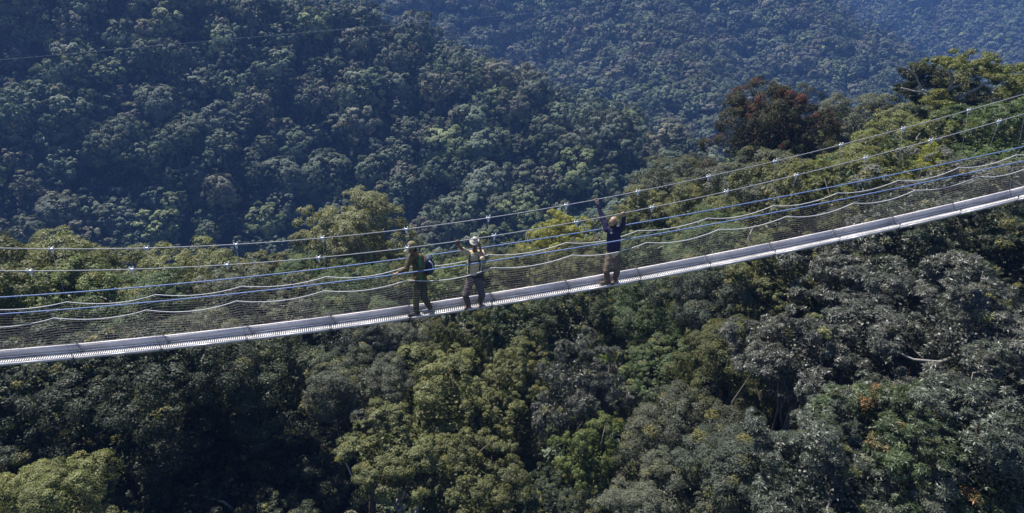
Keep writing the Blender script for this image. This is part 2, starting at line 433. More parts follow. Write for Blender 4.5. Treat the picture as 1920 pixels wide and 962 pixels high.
def make_crown(seed, kind, nleaf, leaf, aspect, mat, Rn=4.5, jit=.38, tipfrac=.12, nl=None, extra=None, core=True, name='crown'):
    r = np.random.default_rng(seed)
    if kind == 'tiered':
        nl = nl or 80
        lev = r.uniform(0, 1, nl) ** .8
        ang = r.uniform(0, 6.28, nl); rad = (1.05 - .55 * lev ** 2) * np.sqrt(r.uniform(.15, 1, nl))
        lc = np.stack([np.cos(ang) * rad, np.sin(ang) * rad, -.7 + 1.5 * lev], 1) * Rn
        lr = r.uniform(.13, .27, nl) * Rn; lsq = np.array([1, 1, .45])
    else:
        nl = nl or dict(fine=44, lumpy=58, rosette=40, dome=22)[kind]
        zlow = -.35
        d = sphere_dirs(r, nl, zlow)
        # spread the lobes
        for _ in range(12):
            df = d[:, None] - d[None]; ds = np.linalg.norm(df, axis=2) + np.eye(nl) * 9
            d = unit(d + .06 * (df / ds[..., None] ** 3).sum(1)); d[:, 2] = np.maximum(d[:, 2], zlow - .05); d = unit(d)
        q = r.uniform(.58, .95, nl) if kind == 'fine' else r.uniform(.78, .90, nl) if kind == 'dome' else r.uniform(.42, 1.08, nl)
        ph = r.uniform(0, 6.28, 4)
        big = .5 * np.sin(d[:, 0] * 3.1 + ph[0]) + .5 * np.sin(d[:, 1] * 3.4 + ph[1]) + .4 * np.sin(d[:, 2] * 4 + d[:, 0] * 2 + ph[2])
        q = q * (1 + (.20 if kind in ('lumpy', 'rosette') else .12) * big)
        lc = d * q[:, None] * Rn
        lr = {'dome': r.uniform(.22, .36, nl), 'fine': r.uniform(.16, .34, nl), 'lumpy': r.uniform(.12, .30, nl), 'rosette': r.uniform(.15, .32, nl)}[kind] * Rn * (1.0 if kind in ('fine', 'dome') else .88)
        if kind == 'lumpy': lc[:, :2] *= r.uniform(.8, 1.15, (nl, 1))
        lsq = np.array([1, 1, .8])
    # sub-lobes
    ns = 14 if kind != 'dome' else 7
    sd = sphere_dirs(r, nl * ns); ld = np.repeat(unit(lc + np.array([0, 0, .3 * Rn])), ns, 0)
    sd = unit(sd + ld * .75)
    sr = np.repeat(lr, ns) * r.uniform(.28, .5, nl * ns)
    sc = np.repeat(lc, ns, 0) + sd * (np.repeat(lr, ns)[:, None] * (.78 if kind == 'dome' else r.uniform(.6, 1.15, (len(sd), 1)))) * lsq
    keep = r.uniform(0, 1, len(sc)) > (.14 if kind in ('fine', 'dome') else .28)
    dmin = np.min(np.linalg.norm(sc[:, None] - lc[None], axis=2) / lr[None], axis=1)
    keep &= dmin > .45
    sc, sr, sd = sc[keep], sr[keep], sd[keep]
    stint = r.normal(0, .16 if kind != 'dome' else .06, len(sc)) + np.repeat(r.normal(0, .10, nl), ns)[keep]
    stip = np.clip(r.uniform(0, 1, len(sc)) - (1 - tipfrac), 0, 1) / max(tipfrac, 1e-3) * np.clip(sd[:, 2] + .6, 0, 1)
    w = sr ** 2; pick = r.choice(len(sc), nleaf, p=w / w.sum())
    if kind == 'rosette':
        k = 7; m = nleaf // k
        pk = pick[:m]
        dd = unit(sphere_dirs(r, m) + sd[pk] * .9 + np.array([0, 0, .25]))
        cpos = sc[pk] + dd * sr[pk][:, None] * r.uniform(.7, 1.15, (m, 1))
        ax = unit(dd + np.array([0, 0, .5]) + r.normal(0, .35, (m, 3)))
        u = unit(np.cross(ax, r.normal(0, 1, (m, 3)))); vv = np.cross(ax, u)
        a = (np.arange(k) * 2.399)[None] + r.uniform(0, 6.28, (m, 1))
        droop = r.uniform(-.1, .6, (m, k))
        t = unit(u[:, None] * np.cos(a)[..., None] + vv[:, None] * np.sin(a)[..., None] + ax[:, None] * droop[..., None])
        ln = leaf * r.uniform(.7, 1.25, (m, k))
        pos = cpos[:, None] + t * ln[..., None] * .5
        n = unit(ax[:, None] - t * (ax[:, None] * t).sum(-1, keepdims=True) + r.normal(0, .2, (m, k, 3)))
        pos, n, t, ln = pos.reshape(-1, 3), n.reshape(-1, 3), t.reshape(-1, 3), ln.ravel()
        pk = np.repeat(pk, k)
        tv = .5 + stint[pk] + r.normal(0, .16, len(pos)); ty = stip[pk] * (r.uniform(0, 1, len(pos)) < .75)
    else:
        pk = pick
        dd = unit(sphere_dirs(r, nleaf) + sd[pk] * .8 + np.array([0, 0, .2]))
        pos = sc[pk] + dd * (sr[pk] * r.uniform(.75, 1.12, nleaf))[:, None] * np.array([1, 1, .9])
        whole = unit(pos / (Rn * np.array([1, 1, .9])))
        n = unit(dd * (.4 if kind == 'dome' else 1) + whole * (1.2 if kind == 'dome' else .15) + np.array([0, 0, .35]) + r.normal(0, jit, (nleaf, 3)))
        t = unit(r.normal(0, 1, (nleaf, 3)) + dd * .3 - np.array([0, 0, .3]))
        ln = leaf * r.uniform(.6, 1.3, nleaf)
        tv = .5 + stint[pk] + r.normal(0, .15 if kind != 'dome' else .08, nleaf); ty = stip[pk] * (r.uniform(0, 1, nleaf) < .8)
    wd = ln * aspect * r.uniform(.8, 1.2, len(ln))
    if core:                             # inner leaves, bigger and sparse, tinted darker to paint the crown's inner shade
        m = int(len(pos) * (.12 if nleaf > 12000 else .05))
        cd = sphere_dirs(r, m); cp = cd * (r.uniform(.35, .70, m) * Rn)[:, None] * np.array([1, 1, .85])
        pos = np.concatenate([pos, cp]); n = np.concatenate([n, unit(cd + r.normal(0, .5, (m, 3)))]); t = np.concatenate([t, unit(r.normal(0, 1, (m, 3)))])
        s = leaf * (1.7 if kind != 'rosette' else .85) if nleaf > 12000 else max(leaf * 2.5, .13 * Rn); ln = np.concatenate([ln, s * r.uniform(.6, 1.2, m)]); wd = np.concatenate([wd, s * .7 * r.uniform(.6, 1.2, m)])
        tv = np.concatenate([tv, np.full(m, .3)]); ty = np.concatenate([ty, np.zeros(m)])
    tint = np.stack([np.clip(tv, 0, 1), np.clip(ty, 0, 1), np.zeros(len(tv))], 1)
    return leaves_mesh(name, pos, n, t, ln, wd, tint, [mat] + ([M['bark']] if extra is not None else []), extra=extra), lc
def tube_arrays(pts, r, n=6):
    b = MB(); b.tube(pts, r, n, cap=False)
    return np.concatenate(b.v), np.concatenate(b.q)

PROTO = {}
def proto(kind, matname, i):
    key = (kind, matname, i)
    if key not in PROTO:
        sd = 100 + len(PROTO) * 17
        m = M[matname]
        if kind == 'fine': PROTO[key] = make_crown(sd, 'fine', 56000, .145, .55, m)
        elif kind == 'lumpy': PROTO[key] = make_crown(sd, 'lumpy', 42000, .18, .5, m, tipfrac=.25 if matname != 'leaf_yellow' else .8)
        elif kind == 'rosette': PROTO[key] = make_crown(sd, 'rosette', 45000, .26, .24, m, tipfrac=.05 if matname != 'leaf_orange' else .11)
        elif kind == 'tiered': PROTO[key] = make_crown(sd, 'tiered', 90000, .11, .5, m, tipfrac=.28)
    return PROTO[key]
VARIANTS = {('fine', 'leaf'): 4, ('lumpy', 'leaf'): 5, ('rosette', 'leaf'): 1, ('rosette', 'leaf_gloss'): 3}

def limb(p0, p1, r0, r1, seed, n=6, bend=.18, steps=6):
    r = np.random.default_rng(seed); p0 = np.array(p0, float); p1 = np.array(p1, float)
    L = np.linalg.norm(p1 - p0); t = np.linspace(0, 1, steps)[:, None]
    o = r.normal(0, bend * L * .5, 3); o2 = r.normal(0, bend * L * .25, 3)
    pts = p0 + (p1 - p0) * t + np.sin(t * math.pi) * o + np.sin(t * 2 * math.pi) * o2
    return pts, np.linspace(r0, r1, steps)
for ti, t in enumerate(NEAR):
    c, Rr = t['c'], t['R']
    gz = float(ground_z(np.array([c[0]]), np.array([c[1]]))[0])
    key = (t['kind'], t['mat'])
    me, lobes = proto(t['kind'], t['mat'], ti % VARIANTS.get(key, 1))
    root = empty(t['name'], (c[0], c[1], gz - .3))
    lab = t['label'] or 'tree of the near slope standing outside the picture, unseen in the photograph'
    tag(root, lab, 'shrub' if 'shrub' in t['name'] else 'tree', 'trees of the near slope')
    s = Rr / 4.5; rz = (ti * 2.399) % 6.283
    cr = link('crown', me, root)
    cr.location = (0, 0, c[2] - gz + .3); cr.rotation_euler = (0, 0, rz); cr.scale = (s, s, s * t['flat'])
    k = random.uniform(.80, 1.32)
    cr.color = tuple(x * k for x in t['col']) + (1,)
    b = MB(); hz = c[2] - gz + .3; r0 = .055 * Rr + .08
    fork = hz - .15 * Rr
    pts, rr = limb((0, 0, 0), (0, 0, fork), r0, r0 * .7, ti, 8, .08); b.tube(pts, rr, 8)
    tp = pts[-1]
    cs, sn = math.cos(rz), math.sin(rz)
    for j in range(0, min(len(lobes), 18), 2):
        l = lobes[j] * (.85 if ti % 3 else 1.12) * s; l = np.array([l[0] * cs - l[1] * sn, l[0] * sn + l[1] * cs, l[2] * t['flat'] + hz])
        st = pts[-1 - (j // 2) % 3]
        pp, r2 = limb(st, l, r0 * .42, r0 * .1, ti * 50 + j, 5, .2, 5); b.tube(pp, r2, 5)
    b.build('trunk', M['bark_pale'] if ti % 3 == 0 else M['bark'], root, smooth=True)

# the open-crowned tree with pale twisted limbs at the top right
def open_tree():
    D = 62
    base = P3(1762, 262, D)
    gz = float(ground_z(np.array([base[0]]), np.array([base[1]]))[0])
    root = empty('open_crowned_tree', (base[0], base[1], gz - .3))
    tag(root, 'tall open tree with pale twisted limbs and yellow-green leaf tufts, top right', 'tree', 'trees of the near slope')
    o = np.array(root.location)
    def L(px, py, dd=0): return P3(px, py, D + dd) - o
    b = MB()
    pts, rr = limb((0, 0, 0), L(1762, 255), .42, .26, 5, 8, .03); b.tube(pts, rr, 8)
    pts, rr = limb(L(1762, 255), L(1765, 205, .3), .26, .20, 6, 7, .05); b.tube(pts, rr, 7)
    LIMBS = [([(1765, 205), (1745, 182), (1730, 168)], .13), ([(1765, 205), (1775, 172), (1785, 160), (1784, 145), (1780, 125)], .14),
             ([(1775, 172), (1800, 160), (1818, 148), (1830, 120)], .12), ([(1765, 205), (1800, 178), (1825, 172), (1842, 158), (1880, 150), (1915, 152)], .14),
             ([(1762, 255), (1748, 232), (1725, 250), (1718, 265)], .10), ([(1762, 250), (1790, 215), (1808, 228), (1805, 240)], .12), ([(1808, 228), (1822, 205)], .09),
             ([(1770, 252), (1810, 256), (1850, 252), (1880, 238), (1888, 222)], .13), ([(1730, 168), (1715, 140), (1705, 130)], .08), ([(1765, 190), (1720, 172), (1690, 165)], .10)]
    rs = np.random.default_rng(9)
    for pl, r0 in LIMBS:
        P = np.array([L(x, y, (i * .7) * (1 if k % 2 else -1)) for k, (i, (x, y)) in enumerate(enumerate(pl))]) if False else np.array([L(x, y, -.5 * i) for i, (x, y) in enumerate(pl)])
        n = len(P) * 4; tt = np.linspace(0, len(P) - 1, n)
        Q = np.stack([np.interp(tt, range(len(P)), P[:, j]) for j in range(3)], 1)
        Q[1:-1] += rs.normal(0, .05, (n - 2, 3)); Q[1:-1] = (Q[:-2] + 2 * Q[1:-1] + Q[2:]) / 4
        b.tube(Q, np.linspace(r0, r0 * .5, n), 6)
    b.build('trunk', M['bark_pale'], root, smooth=True)
    def tuft(name, lst, col, mat):
        V, Nn, Tt, LN, WD, TI = [], [], [], [], [], []
        r = np.random.default_rng(len(lst) + 3)
        for (px, py, hw, hh, dd) in lst:
            cc = L(px, py, dd); a = hw / FOC * D; h = hh / FOC * D
            for s in range(int(8 + a * 9)):
                sp = cc + r.normal(0, 1, 3) * np.array([a, a, h * .8]) * .5; sr = r.uniform(.22, .5)
                m = 130
                dd_ = sphere_dirs(r, m); pos = sp + dd_ * sr * r.uniform(.5, 1.1, (m, 1)) * np.array([1, 1, .6])
                V.append(pos); Nn.append(unit(dd_ + np.array([0, 0, .6]) + r.normal(0, .4, (m, 3)))); Tt.append(unit(r.normal(0, 1, (m, 3))))
                LN.append(.16 * r.uniform(.6, 1.3, m)); WD.append(.08 * r.uniform(.7, 1.3, m))
                k = r.normal(.5, .15); TI.append(np.stack([np.clip(k + r.normal(0, .15, m), 0, 1), np.full(m, max(0, r.uniform(-.8, .5))), np.zeros(m)], 1))
        me = leaves_mesh(name, np.concatenate(V), np.concatenate(Nn), np.concatenate(Tt), np.concatenate(LN), np.concatenate(WD), np.concatenate(TI), [M[mat]])
        o2 = link(name, me, root); o2.color = col + (1,); return o2
    tuft('crown', [(1800, 118, 32, 10, -1), (1840, 125, 40, 22, -1.5), (1770, 113, 22, 8, 0), (1862, 140, 20, 14, -1), (1770, 190, 30, 14, -1.5), (1760, 180, 14, 10, -1), (1780, 200, 22, 10, -1),
                   (1895, 150, 30, 16, -2), (1930, 140, 30, 12, -2), (1910, 175, 26, 12, -2)], (.16, .17, .05), 'leaf')
    tuft('crown', [(1725, 150, 24, 26, 1), (1705, 135, 16, 12, 1), (1700, 165, 20, 10, 1), (1760, 150, 26, 20, 2), (1800, 165, 36, 16, 2.5), (1745, 125, 18, 16, 2), (1835, 200, 36, 16, 2.5), (1850, 180, 30, 16, 2.5), (1720, 185, 26, 8, 2)], (.042, .05, .03), 'leaf')
open_tree()
for (px, py, hw, d, lab) in [(1740, 300, 26, 49, 'small yellow-leaved shrub under the pale twisted limbs at right'), (1145, 668, 12, 32.5, 'tiny yellow sprig on top of the dark grey-purple tree')]:
    c = P3(px, py, d); gz = float(ground_z(np.array([c[0]]), np.array([c[1]]))[0])
    root = empty('yellow_shrub', (c[0], c[1], gz)); tag(root, lab, 'shrub', 'yellow shrubs')
    me, lobes = proto('lumpy', 'leaf_yellow', 0)
    cr = link('crown', me, root); s = hw / FOC * d / 4.5; cr.scale = (s, s, s); cr.location = (0, 0, c[2] - gz); cr.color = (.33, .34, .05, 1)
    b = MB(); pts, rr = limb((0, 0, 0), (0, 0, c[2] - gz), .12, .05, int(px), 6, .03); b.tube(pts, rr, 6); b.build('trunk', M['bark'], root, smooth=True)

# ------------------------------------------------------------------ the forest on the valley sides
def scatter(x0, x1, y0, y1, step, r):
    nx_, ny_ = int((x1 - x0) / step), int((y1 - y0) / step)
    X, Y = np.meshgrid(np.arange(nx_), np.arange(ny_))
    X = x0 + (X + .5 * (Y % 2) + r.uniform(-.36, .36, X.shape)) * step
    Y = y0 + (Y + r.uniform(-.36, .36, Y.shape)) * step
    return X.ravel(), Y.ravel()
sx, sy = scatter(-700, 1100, 20, 1800, 9.0, rng)
far_enough = sy > np.interp(sx, crest[:, 0], crest[:, 1]) + 5
sx, sy = sx[far_enough], sy[far_enough]
sz = ground_z(sx, sy)
top = np.stack([sx, sy, sz + TH - 3], 1)
px, py, dep = project(top)
ok = (px > -500) & (px < 2420) & (py > -180) & (py < 1300) & (dep > 0)
rdist = np.linalg.norm(top, axis=1)
ok &= rdist > 128
ok &= (rdist < 1500) | (rng.uniform(0, 1, len(sx)) < .8)
sx, sy, sz, top, px, py, rdist = [a[ok] for a in (sx, sy, sz, top, px, py, rdist)]
# which of them a ray from the camera's side reaches (ground sheet only, with slack for the crowns)
def clear_of_ground(pts, slack):
    vis = np.ones(len(pts), bool)
    for f in np.linspace(.05, .985, 48):
        q = pts * f
        g = ground_z(q[:, 0], q[:, 1])
        vis &= (g + slack) < q[:, 2]
    return vis
up = top.copy(); up[:, 2] += 6
vis0 = clear_of_ground(up, 0.)           # keep
sx, sy, sz, top, px, py, rdist = [a[vis0] for a in (sx, sy, sz, top, px, py, rdist)]
vis1 = clear_of_ground(top + np.array([0, 0, 2.]), 9.)   # surely seen
inframe = (px > 5) & (px < 1915) & (py > 5) & (py < 600)
n = len(sx)
big = rng.uniform(0, 1, n) < .20
crR = np.where(big, rng.uniform(6.6, 9.6, n), rng.uniform(3.8, 6.8, n)) * np.interp(rdist, [330, 700, 1300], [1, 1.35, 1.8]); hvar = rng.normal(0, 3.0, n) + (crR - 4.8) * .9
size = crR / rdist * (vis1 & inframe) + 0 * rng.uniform(0, 1, n)
order = np.argsort(-size)
NOBJ = 205
chosen = order[:NOBJ]
is_obj = np.zeros(n, bool); is_obj[chosen] = True

def hill_proto(i, nleaf, leaf, mat, sep=True):
    kind = 'dome' if i % 4 else 'lumpy'
    Rn = 5.0
    tv, tq = tube_arrays([(0, 0, -11), (.3, .1, -6), (.1, 0, -1), (0, .2, 2)], [.42, .34, .3, .15], 5)
    tk = [(tv, tq)]
    me, lobes = make_crown(900 + i, kind, nleaf, leaf, .75, mat, Rn=Rn, jit=.20, extra=None if sep else (tv, tq), nl=[22, 30, 38, 18, 28, 40, 24, 34][i % 8], tipfrac=.08)
    tb = MB(); tb.tube([(0, 0, -11), (.3, .1, -6), (.1, 0, -1), (0, .2, 2)], [.42, .34, .3, .15], 6)
    for j in range(0, 10, 2):
        pp, r2 = limb((.1, 0, -2), lobes[j % len(lobes)] * .8, .16, .05, i * 31 + j, 4, .15, 4); tb.tube(pp, r2, 4, cap=False)
    return me, tb.mesh('trunk', [M['bark']], True)
HP = [hill_proto(i, 9000, .36, M['leaf_hill']) for i in range(7)]
PALE, DULL, BROWN = [], [], []
look = [((.050, .064, .038), 'dark green'), ((.070, .088, .055), 'grey-green'), ((.085, .085, .058), 'grey-brown'), ((.095, .115, .05), 'fresh green'), ((.060, .072, .052), 'dull green')]
ONES = 'zero one two three four five six seven eight nine ten eleven twelve thirteen fourteen fifteen sixteen seventeen eighteen nineteen'.split()
TENS = 'x x twenty thirty forty fifty sixty seventy eighty ninety'.split()
def spell(v):
    v = int(round(v)); return ONES[v] if v < 20 else TENS[v // 10] + ('-' + ONES[v % 10] if v % 10 else '')
def region(x, y):
    hx = ['far left', 'left', 'left of centre', 'centre', 'right of centre', 'right'][min(5, int(x / 260))]
    vy = 'high on' if y < 160 else ('halfway up' if y < 300 else 'at the foot of')
    return f'{vy} the opposite slope, {hx}'
used = {}
for n_, i in enumerate(chosen):
    col, word = look[int(rng.choice(5, p=[.28, .3, .14, .08, .2]))]
    root = empty('hillside_tree', (sx[i], sy[i], sz[i] - .5))
    where = region(px[i], py[i])
    sizew = 'wide' if crR[i] > 5.6 else 'round'
    lab = f'{sizew} {word} hillside tree {spell(px[i] / 19.2)} percent across and {spell(py[i] / 9.62)} percent down the photo'
    if lab in used: lab = lab.replace('hillside', 'farther hillside' if rdist[i] > used[lab] else 'nearer hillside')
    while lab in used: lab = lab.replace('tree', 'tree standing', 1)
    used[lab] = rdist[i]; tag(root, lab, 'tree', 'trees on the opposite slope')
    me, tm = HP[n_ % 7]
    s = crR[i] / 5.0; f = rng.uniform(.75, 1.15); zc = TH - 3.5 + float(np.clip(hvar[i], -5, 6))
    cr = link('crown', me, root); cr.scale = (s, s, s * f); cr.location = (0, 0, zc); cr.rotation_euler = (0, 0, rng.uniform(0, 6.28))
    k = rng.uniform(.8, 1.25); cr.color = tuple(c * k for c in col) + (1,)
    tk = link('trunk', tm, root); tk.location = (0, 0, zc); tk.scale = (s, s, max(1., zc / 11 + .05)); tk.rotation_euler = cr.rotation_euler

def instancer(name, pts, scl, rot, pick, protos, label, cat):
    me = bpy.data.meshes.new(name)
    me.vertices.add(len(pts)); me.vertices.foreach_set('co', np.ascontiguousarray(pts, np.float32).ravel())
    a = me.attributes.new('scl', 'FLOAT_VECTOR', 'POINT'); a.data.foreach_set('vector', np.ascontiguousarray(scl, np.float32).ravel())
    r3 = np.zeros((len(pts), 3), np.float32); r3[:, 2] = rot
    a = me.attributes.new('rot', 'FLOAT_VECTOR', 'POINT'); a.data.foreach_set('vector', r3.ravel())
    a = me.attributes.new('pick', 'INT', 'POINT'); a.data.foreach_set('value', np.asarray(pick, np.int32))
    c = bpy.data.collections.new(name + '_kinds')
    for i, p in enumerate(protos):
        o = bpy.data.objects.new(f'{name}_kind_{i:02d}', p); c.objects.link(o)
    g = bpy.data.node_groups.new(name, 'GeometryNodeTree')
    g.interface.new_socket('Geometry', in_out='INPUT', socket_type='NodeSocketGeometry')
    g.interface.new_socket('Geometry', in_out='OUTPUT', socket_type='NodeSocketGeometry')
    N, L = g.nodes, g.links
    gi, go = N.new('NodeGroupInput'), N.new('NodeGroupOutput')
    ci = N.new('GeometryNodeCollectionInfo'); ci.inputs['Collection'].default_value = c
    ci.inputs['Separate Children'].default_value = True; ci.inputs['Reset Children'].default_value = True
    ip = N.new('GeometryNodeInstanceOnPoints'); ip.inputs['Pick Instance'].default_value = True
    def attr(nm, ty):
        k = N.new('GeometryNodeInputNamedAttribute'); k.data_type = ty; k.inputs['Name'].default_value = nm; return k.outputs['Attribute']
    L.new(gi.outputs[0], ip.inputs['Points']); L.new(ci.outputs[0], ip.inputs['Instance'])
    L.new(attr('pick', 'INT'), ip.inputs['Instance Index']); L.new(attr('rot', 'FLOAT_VECTOR'), ip.inputs['Rotation']); L.new(attr('scl', 'FLOAT_VECTOR'), ip.inputs['Scale'])
    L.new(ip.outputs[0], go.inputs[0])
    o = link(name, me); md = o.modifiers.new('scatter', 'NODES'); md.node_group = g
    return tag(o, label, cat, kind='stuff')
rest = ~is_obj
near_f = rest & (rdist < 330); mid_f = rest & (rdist >= 330) & (rdist < 620); far_f = rest & (rdist >= 620)
K1 = [hill_proto(20 + i, 8000, .38, M['leaf_far'], sep=False)[0] for i in range(6)]
K2 = [hill_proto(30 + i, 3500, .58, M['leaf_far'], sep=False)[0] for i in range(5)]
K3 = [hill_proto(40 + i, 1500, .9, M['leaf_far'], sep=False)[0] for i in range(4)]
def put(name, mask, protos, label):
    i = np.where(mask)[0]; s = crR[i] / 5.0; f = rng.uniform(.75, 1.15, len(i))
    zc = TH - 3.5 + np.clip(hvar[i], -5, 6)
    instancer(name, np.stack([sx[i], sy[i], sz[i] + zc], 1), np.stack([s, s, s * f], 1), rng.uniform(0, 6.28, len(i)), rng.integers(0, len(protos), len(i)), protos, label, 'forest')
    print(name, len(i))
put('hillside_forest', near_f, K1, 'dense forest of rounded crowns filling in the opposite slope')
put('valley_forest', mid_f, K2, 'bluish forest on the slopes beyond the opposite ridge')
put('distant_forest', far_f, K3, 'hazy blue forest on the farthest slopes at top right')
# undergrowth between and below the near trees
ux, uy = scatter(-75, 80, 5, 90, 3.1, rng)
k = uy < np.interp(ux, crest[:, 0], crest[:, 1]) + 8
ux, uy = ux[k], uy[k]
uz = ground_z(ux, uy)
us = rng.uniform(.35, .75, len(ux))
instancer('undergrowth', np.stack([ux, uy, uz + us * 2.2 + rng.uniform(0, 2.0, len(ux))], 1), np.stack([us, us, us * rng.uniform(.8, 1.5, len(ux))], 1), rng.uniform(0, 6.28, len(ux)), rng.integers(0, 4, len(ux)),
          [hill_proto(60 + i, 9000, .26, M['leaf_far'], sep=False)[0] for i in range(4)], 'shaded undergrowth between and below the near trees', 'undergrowth')

# small trees and saplings that fill the gaps of the near canopy, too many and too hidden to tell apart
ux, uy = scatter(-60, 62, 8, 66, 5.2, rng)
k = uy < np.interp(ux, crest[:, 0], crest[:, 1]) - 1
ux, uy = ux[k], uy[k]; uz = ground_z(ux, uy)
SAP = []
for kd, mt, i in (('fine', 'leaf', 0), ('lumpy', 'leaf', 1), ('rosette', 'leaf_gloss', 0), ('lumpy', 'leaf', 2)):
    m2 = proto(kd, mt, i)[0].copy(); m2.materials.clear(); m2.materials.append(M['leaf_sapling']); SAP.append(m2)
us = rng.uniform(.26, .50, len(ux))
instancer('saplings', np.stack([ux, uy, uz + 3.8 + rng.uniform(-2, 2.0, len(ux))], 1), np.stack([us, us, us * rng.uniform(.9, 1.7, len(ux))], 1), rng.uniform(0, 6.28, len(ux)), rng.integers(0, 4, len(ux)), SAP,
          'young trees filling the gaps between the crowns below the bridge', 'saplings')
# low cover under the hillside trees
hx, hy = scatter(-420, 560, 60, 720, 6.2, rng)
k = (hy > np.interp(hx, crest[:, 0], crest[:, 1]) + 8); hx, hy = hx[k], hy[k]; hz_ = ground_z(hx, hy)
tp_ = np.stack([hx, hy, hz_ + 8], 1); qx, qy, _ = project(tp_); k = (qx > -400) & (qx < 2300) & (qy > -100) & (qy < 900)
k[k] &= clear_of_ground(tp_[k] + np.array([0, 0, 8.]), 0.)
hx, hy, hz_ = hx[k], hy[k], hz_[k]; us = rng.uniform(.45, .85, len(hx)); print('low', len(hx))
instancer('understory', np.stack([hx, hy, hz_ + 3.5 + rng.uniform(-1, 3.5, len(hx))], 1), np.stack([us, us, us * rng.uniform(.8, 1.5, len(hx))], 1), rng.uniform(0, 6.28, len(hx)), rng.integers(0, 3, len(hx)),
          [hill_proto(70 + i, 2600, .55, M['leaf_far'], sep=False)[0] for i in range(3)], 'lower trees and shrubs under the crowns of the valley slopes', 'understory')

# the wood goes on outside the frame on both sides
ox, oy = scatter(-150, 170, -20, 100, 8.5, rng)
tpx, tpy, tdp = project(np.stack([ox, oy, ground_z(ox, oy) + 10], 1))
k = (oy < np.interp(ox, crest[:, 0], crest[:, 1]) - 1) & ((np.abs(np.nan_to_num(tpx, nan=5000.) - 960) > 1180) | (np.nan_to_num(tpy, nan=5000.) > 1250)) & (np.hypot(ox, oy) > 14)
ox, oy = ox[k], oy[k]; us = rng.uniform(.8, 1.25, len(ox))
instancer('surrounding_forest', np.stack([ox, oy, ground_z(ox, oy) + 9 + rng.uniform(-2, 2, len(ox))], 1), np.stack([us, us, us * .9], 1), rng.uniform(0, 6.28, len(ox)), rng.integers(0, 4, len(ox)), SAP,
          'forest canopy carrying on beside and below the near trees', 'forest')

# ------------------------------------------------------------------ the suspension footbridge
BR = dict(th=R(9.343), X0=-9.3703, Y0=12.3488, c2=.001426, c3=.001416, SP=1.77)
WM, WB, WD, WS, HT = .959, .7086, .285, .644, .150
OFF_M = [-.0615, -.0596, -.0484, -.0114, .0361, .0982, .1291, .0965, .0652, -.0039, -.0553, -.1405, -.1303]
OFF_N = [-.0444, -.0653, -.0569, -.0155, 0, .0828, .1175, .112, .0952, .0342, .0005, -.0684, -.076]
def ext(f, i, lo=-2.5, hi=14.5):          # cubic inside, straight on beyond
    if i < lo: return f(lo) + (f(lo) - f(lo - .01)) * 100 * (i - lo)
    if i > hi: return f(hi) + (f(hi + .01) - f(hi)) * 100 * (i - hi)
    return f(i)
def zdk(i): return ext(lambda k: -8.2354 + .18048 * (k - 6) + .010965 * (k - 6) ** 2 - .0010958 * (k - 6) ** 3, i)
def hmn(i): return ext(lambda k: 1.9998 + .033418 * (k - 6) + .011988 * (k - 6) ** 2 - .00034694 * (k - 6) ** 3, i)
def hbl(i): return ext(lambda k: 1.3017 - .005668 * (k - 6) - .00013442 * (k - 6) ** 2, i)
def hsc(i): return 1.1102 - .003638 * (i - 6)
def bpt(i, side, w, h):
    lat = ext(lambda k: BR['c2'] * (k - 6) ** 2 + BR['c3'] * (k - 6) ** 3, i) + side * w / 2
    s = i * BR['SP']; c, sn = math.cos(BR['th']), math.sin(BR['th'])
    return np.array([BR['X0'] + s * c - lat * sn, BR['Y0'] + s * sn + lat * c, zdk(i) + h])
def om(i): return i + float(np.interp(i, range(13), OFF_M))
def on(i): return i + float(np.interp(i, range(13), OFF_N))
I0, I1 = -5, 18
bridge = empty('suspension_footbridge', tuple(bpt(6, 0, 0, 0)))
tag(bridge, 'narrow aluminium suspension footbridge with blue hand ropes and side nets crossing above the forest', 'footbridge')
BO = np.array(bridge.location)
def bl(p): return np.asarray(p) - BO
fine = np.arange(I0, I1 + .01, .125)
for side in (-1, 1):
    b = MB(); b.tube([bl(bpt(om(i), side, WM, hmn(om(i)))) for i in fine], .0105, 8); b.build('main_cable', M['steel'], bridge, True)
    b = MB(); b.tube([bl(bpt(i, side, WB, hbl(i))) for i in fine], .0125, 8); b.build('hand_rope', M['blue_rope'], bridge, True)
def scal(i, side):                        # the net's top rope hangs in a bow between hangers
    k = math.floor(i); f = i - k
    return bpt(on(i), side, WS + .02 * math.sin(math.pi * f), hsc(i) - .115 * 4 * f * (1 - f) * (1 + .12 * math.sin(k * 2.3 + side)))
for side in (-1, 1):
    b = MB(); b.tube([bl(scal(i, side)) for i in np.arange(I0, I1 + .001, .0625)], .0085, 6); b.build('net_top_rope', M['white_rope'], bridge, True)
# side nets: cords lengthwise and crosswise, too fine to pick apart
for side in (-1, 1):
    b = MB(); NROW = 17
    def npt(i, f):
        lo = bpt(on(i), side, WD + .03, .0 if side < 0 else .10); hi = scal(i, side)
        p = lo + (hi - lo) * f
        p[2] -= .012 * math.sin(i * 9 + f * 7) ; p[:2] += .01 * math.sin(i * 5.1 + f * 11)
        return bl(p)
    for r_ in range(NROW):
        f = (r_ + .5) / NROW
        b.tube([npt(i, f) for i in np.arange(I0 + 1, I1 - 1 + .001, .125)], .0013, 3, cap=False)
    for i in np.arange(I0 + 1, I1 - 1, .045):
        b.tube([npt(i, f) for f in (0, .33, .66, 1)], .0008, 3, cap=False)
    o = b.build('side_net', M['net'], bridge); o['kind'] = 'stuff'
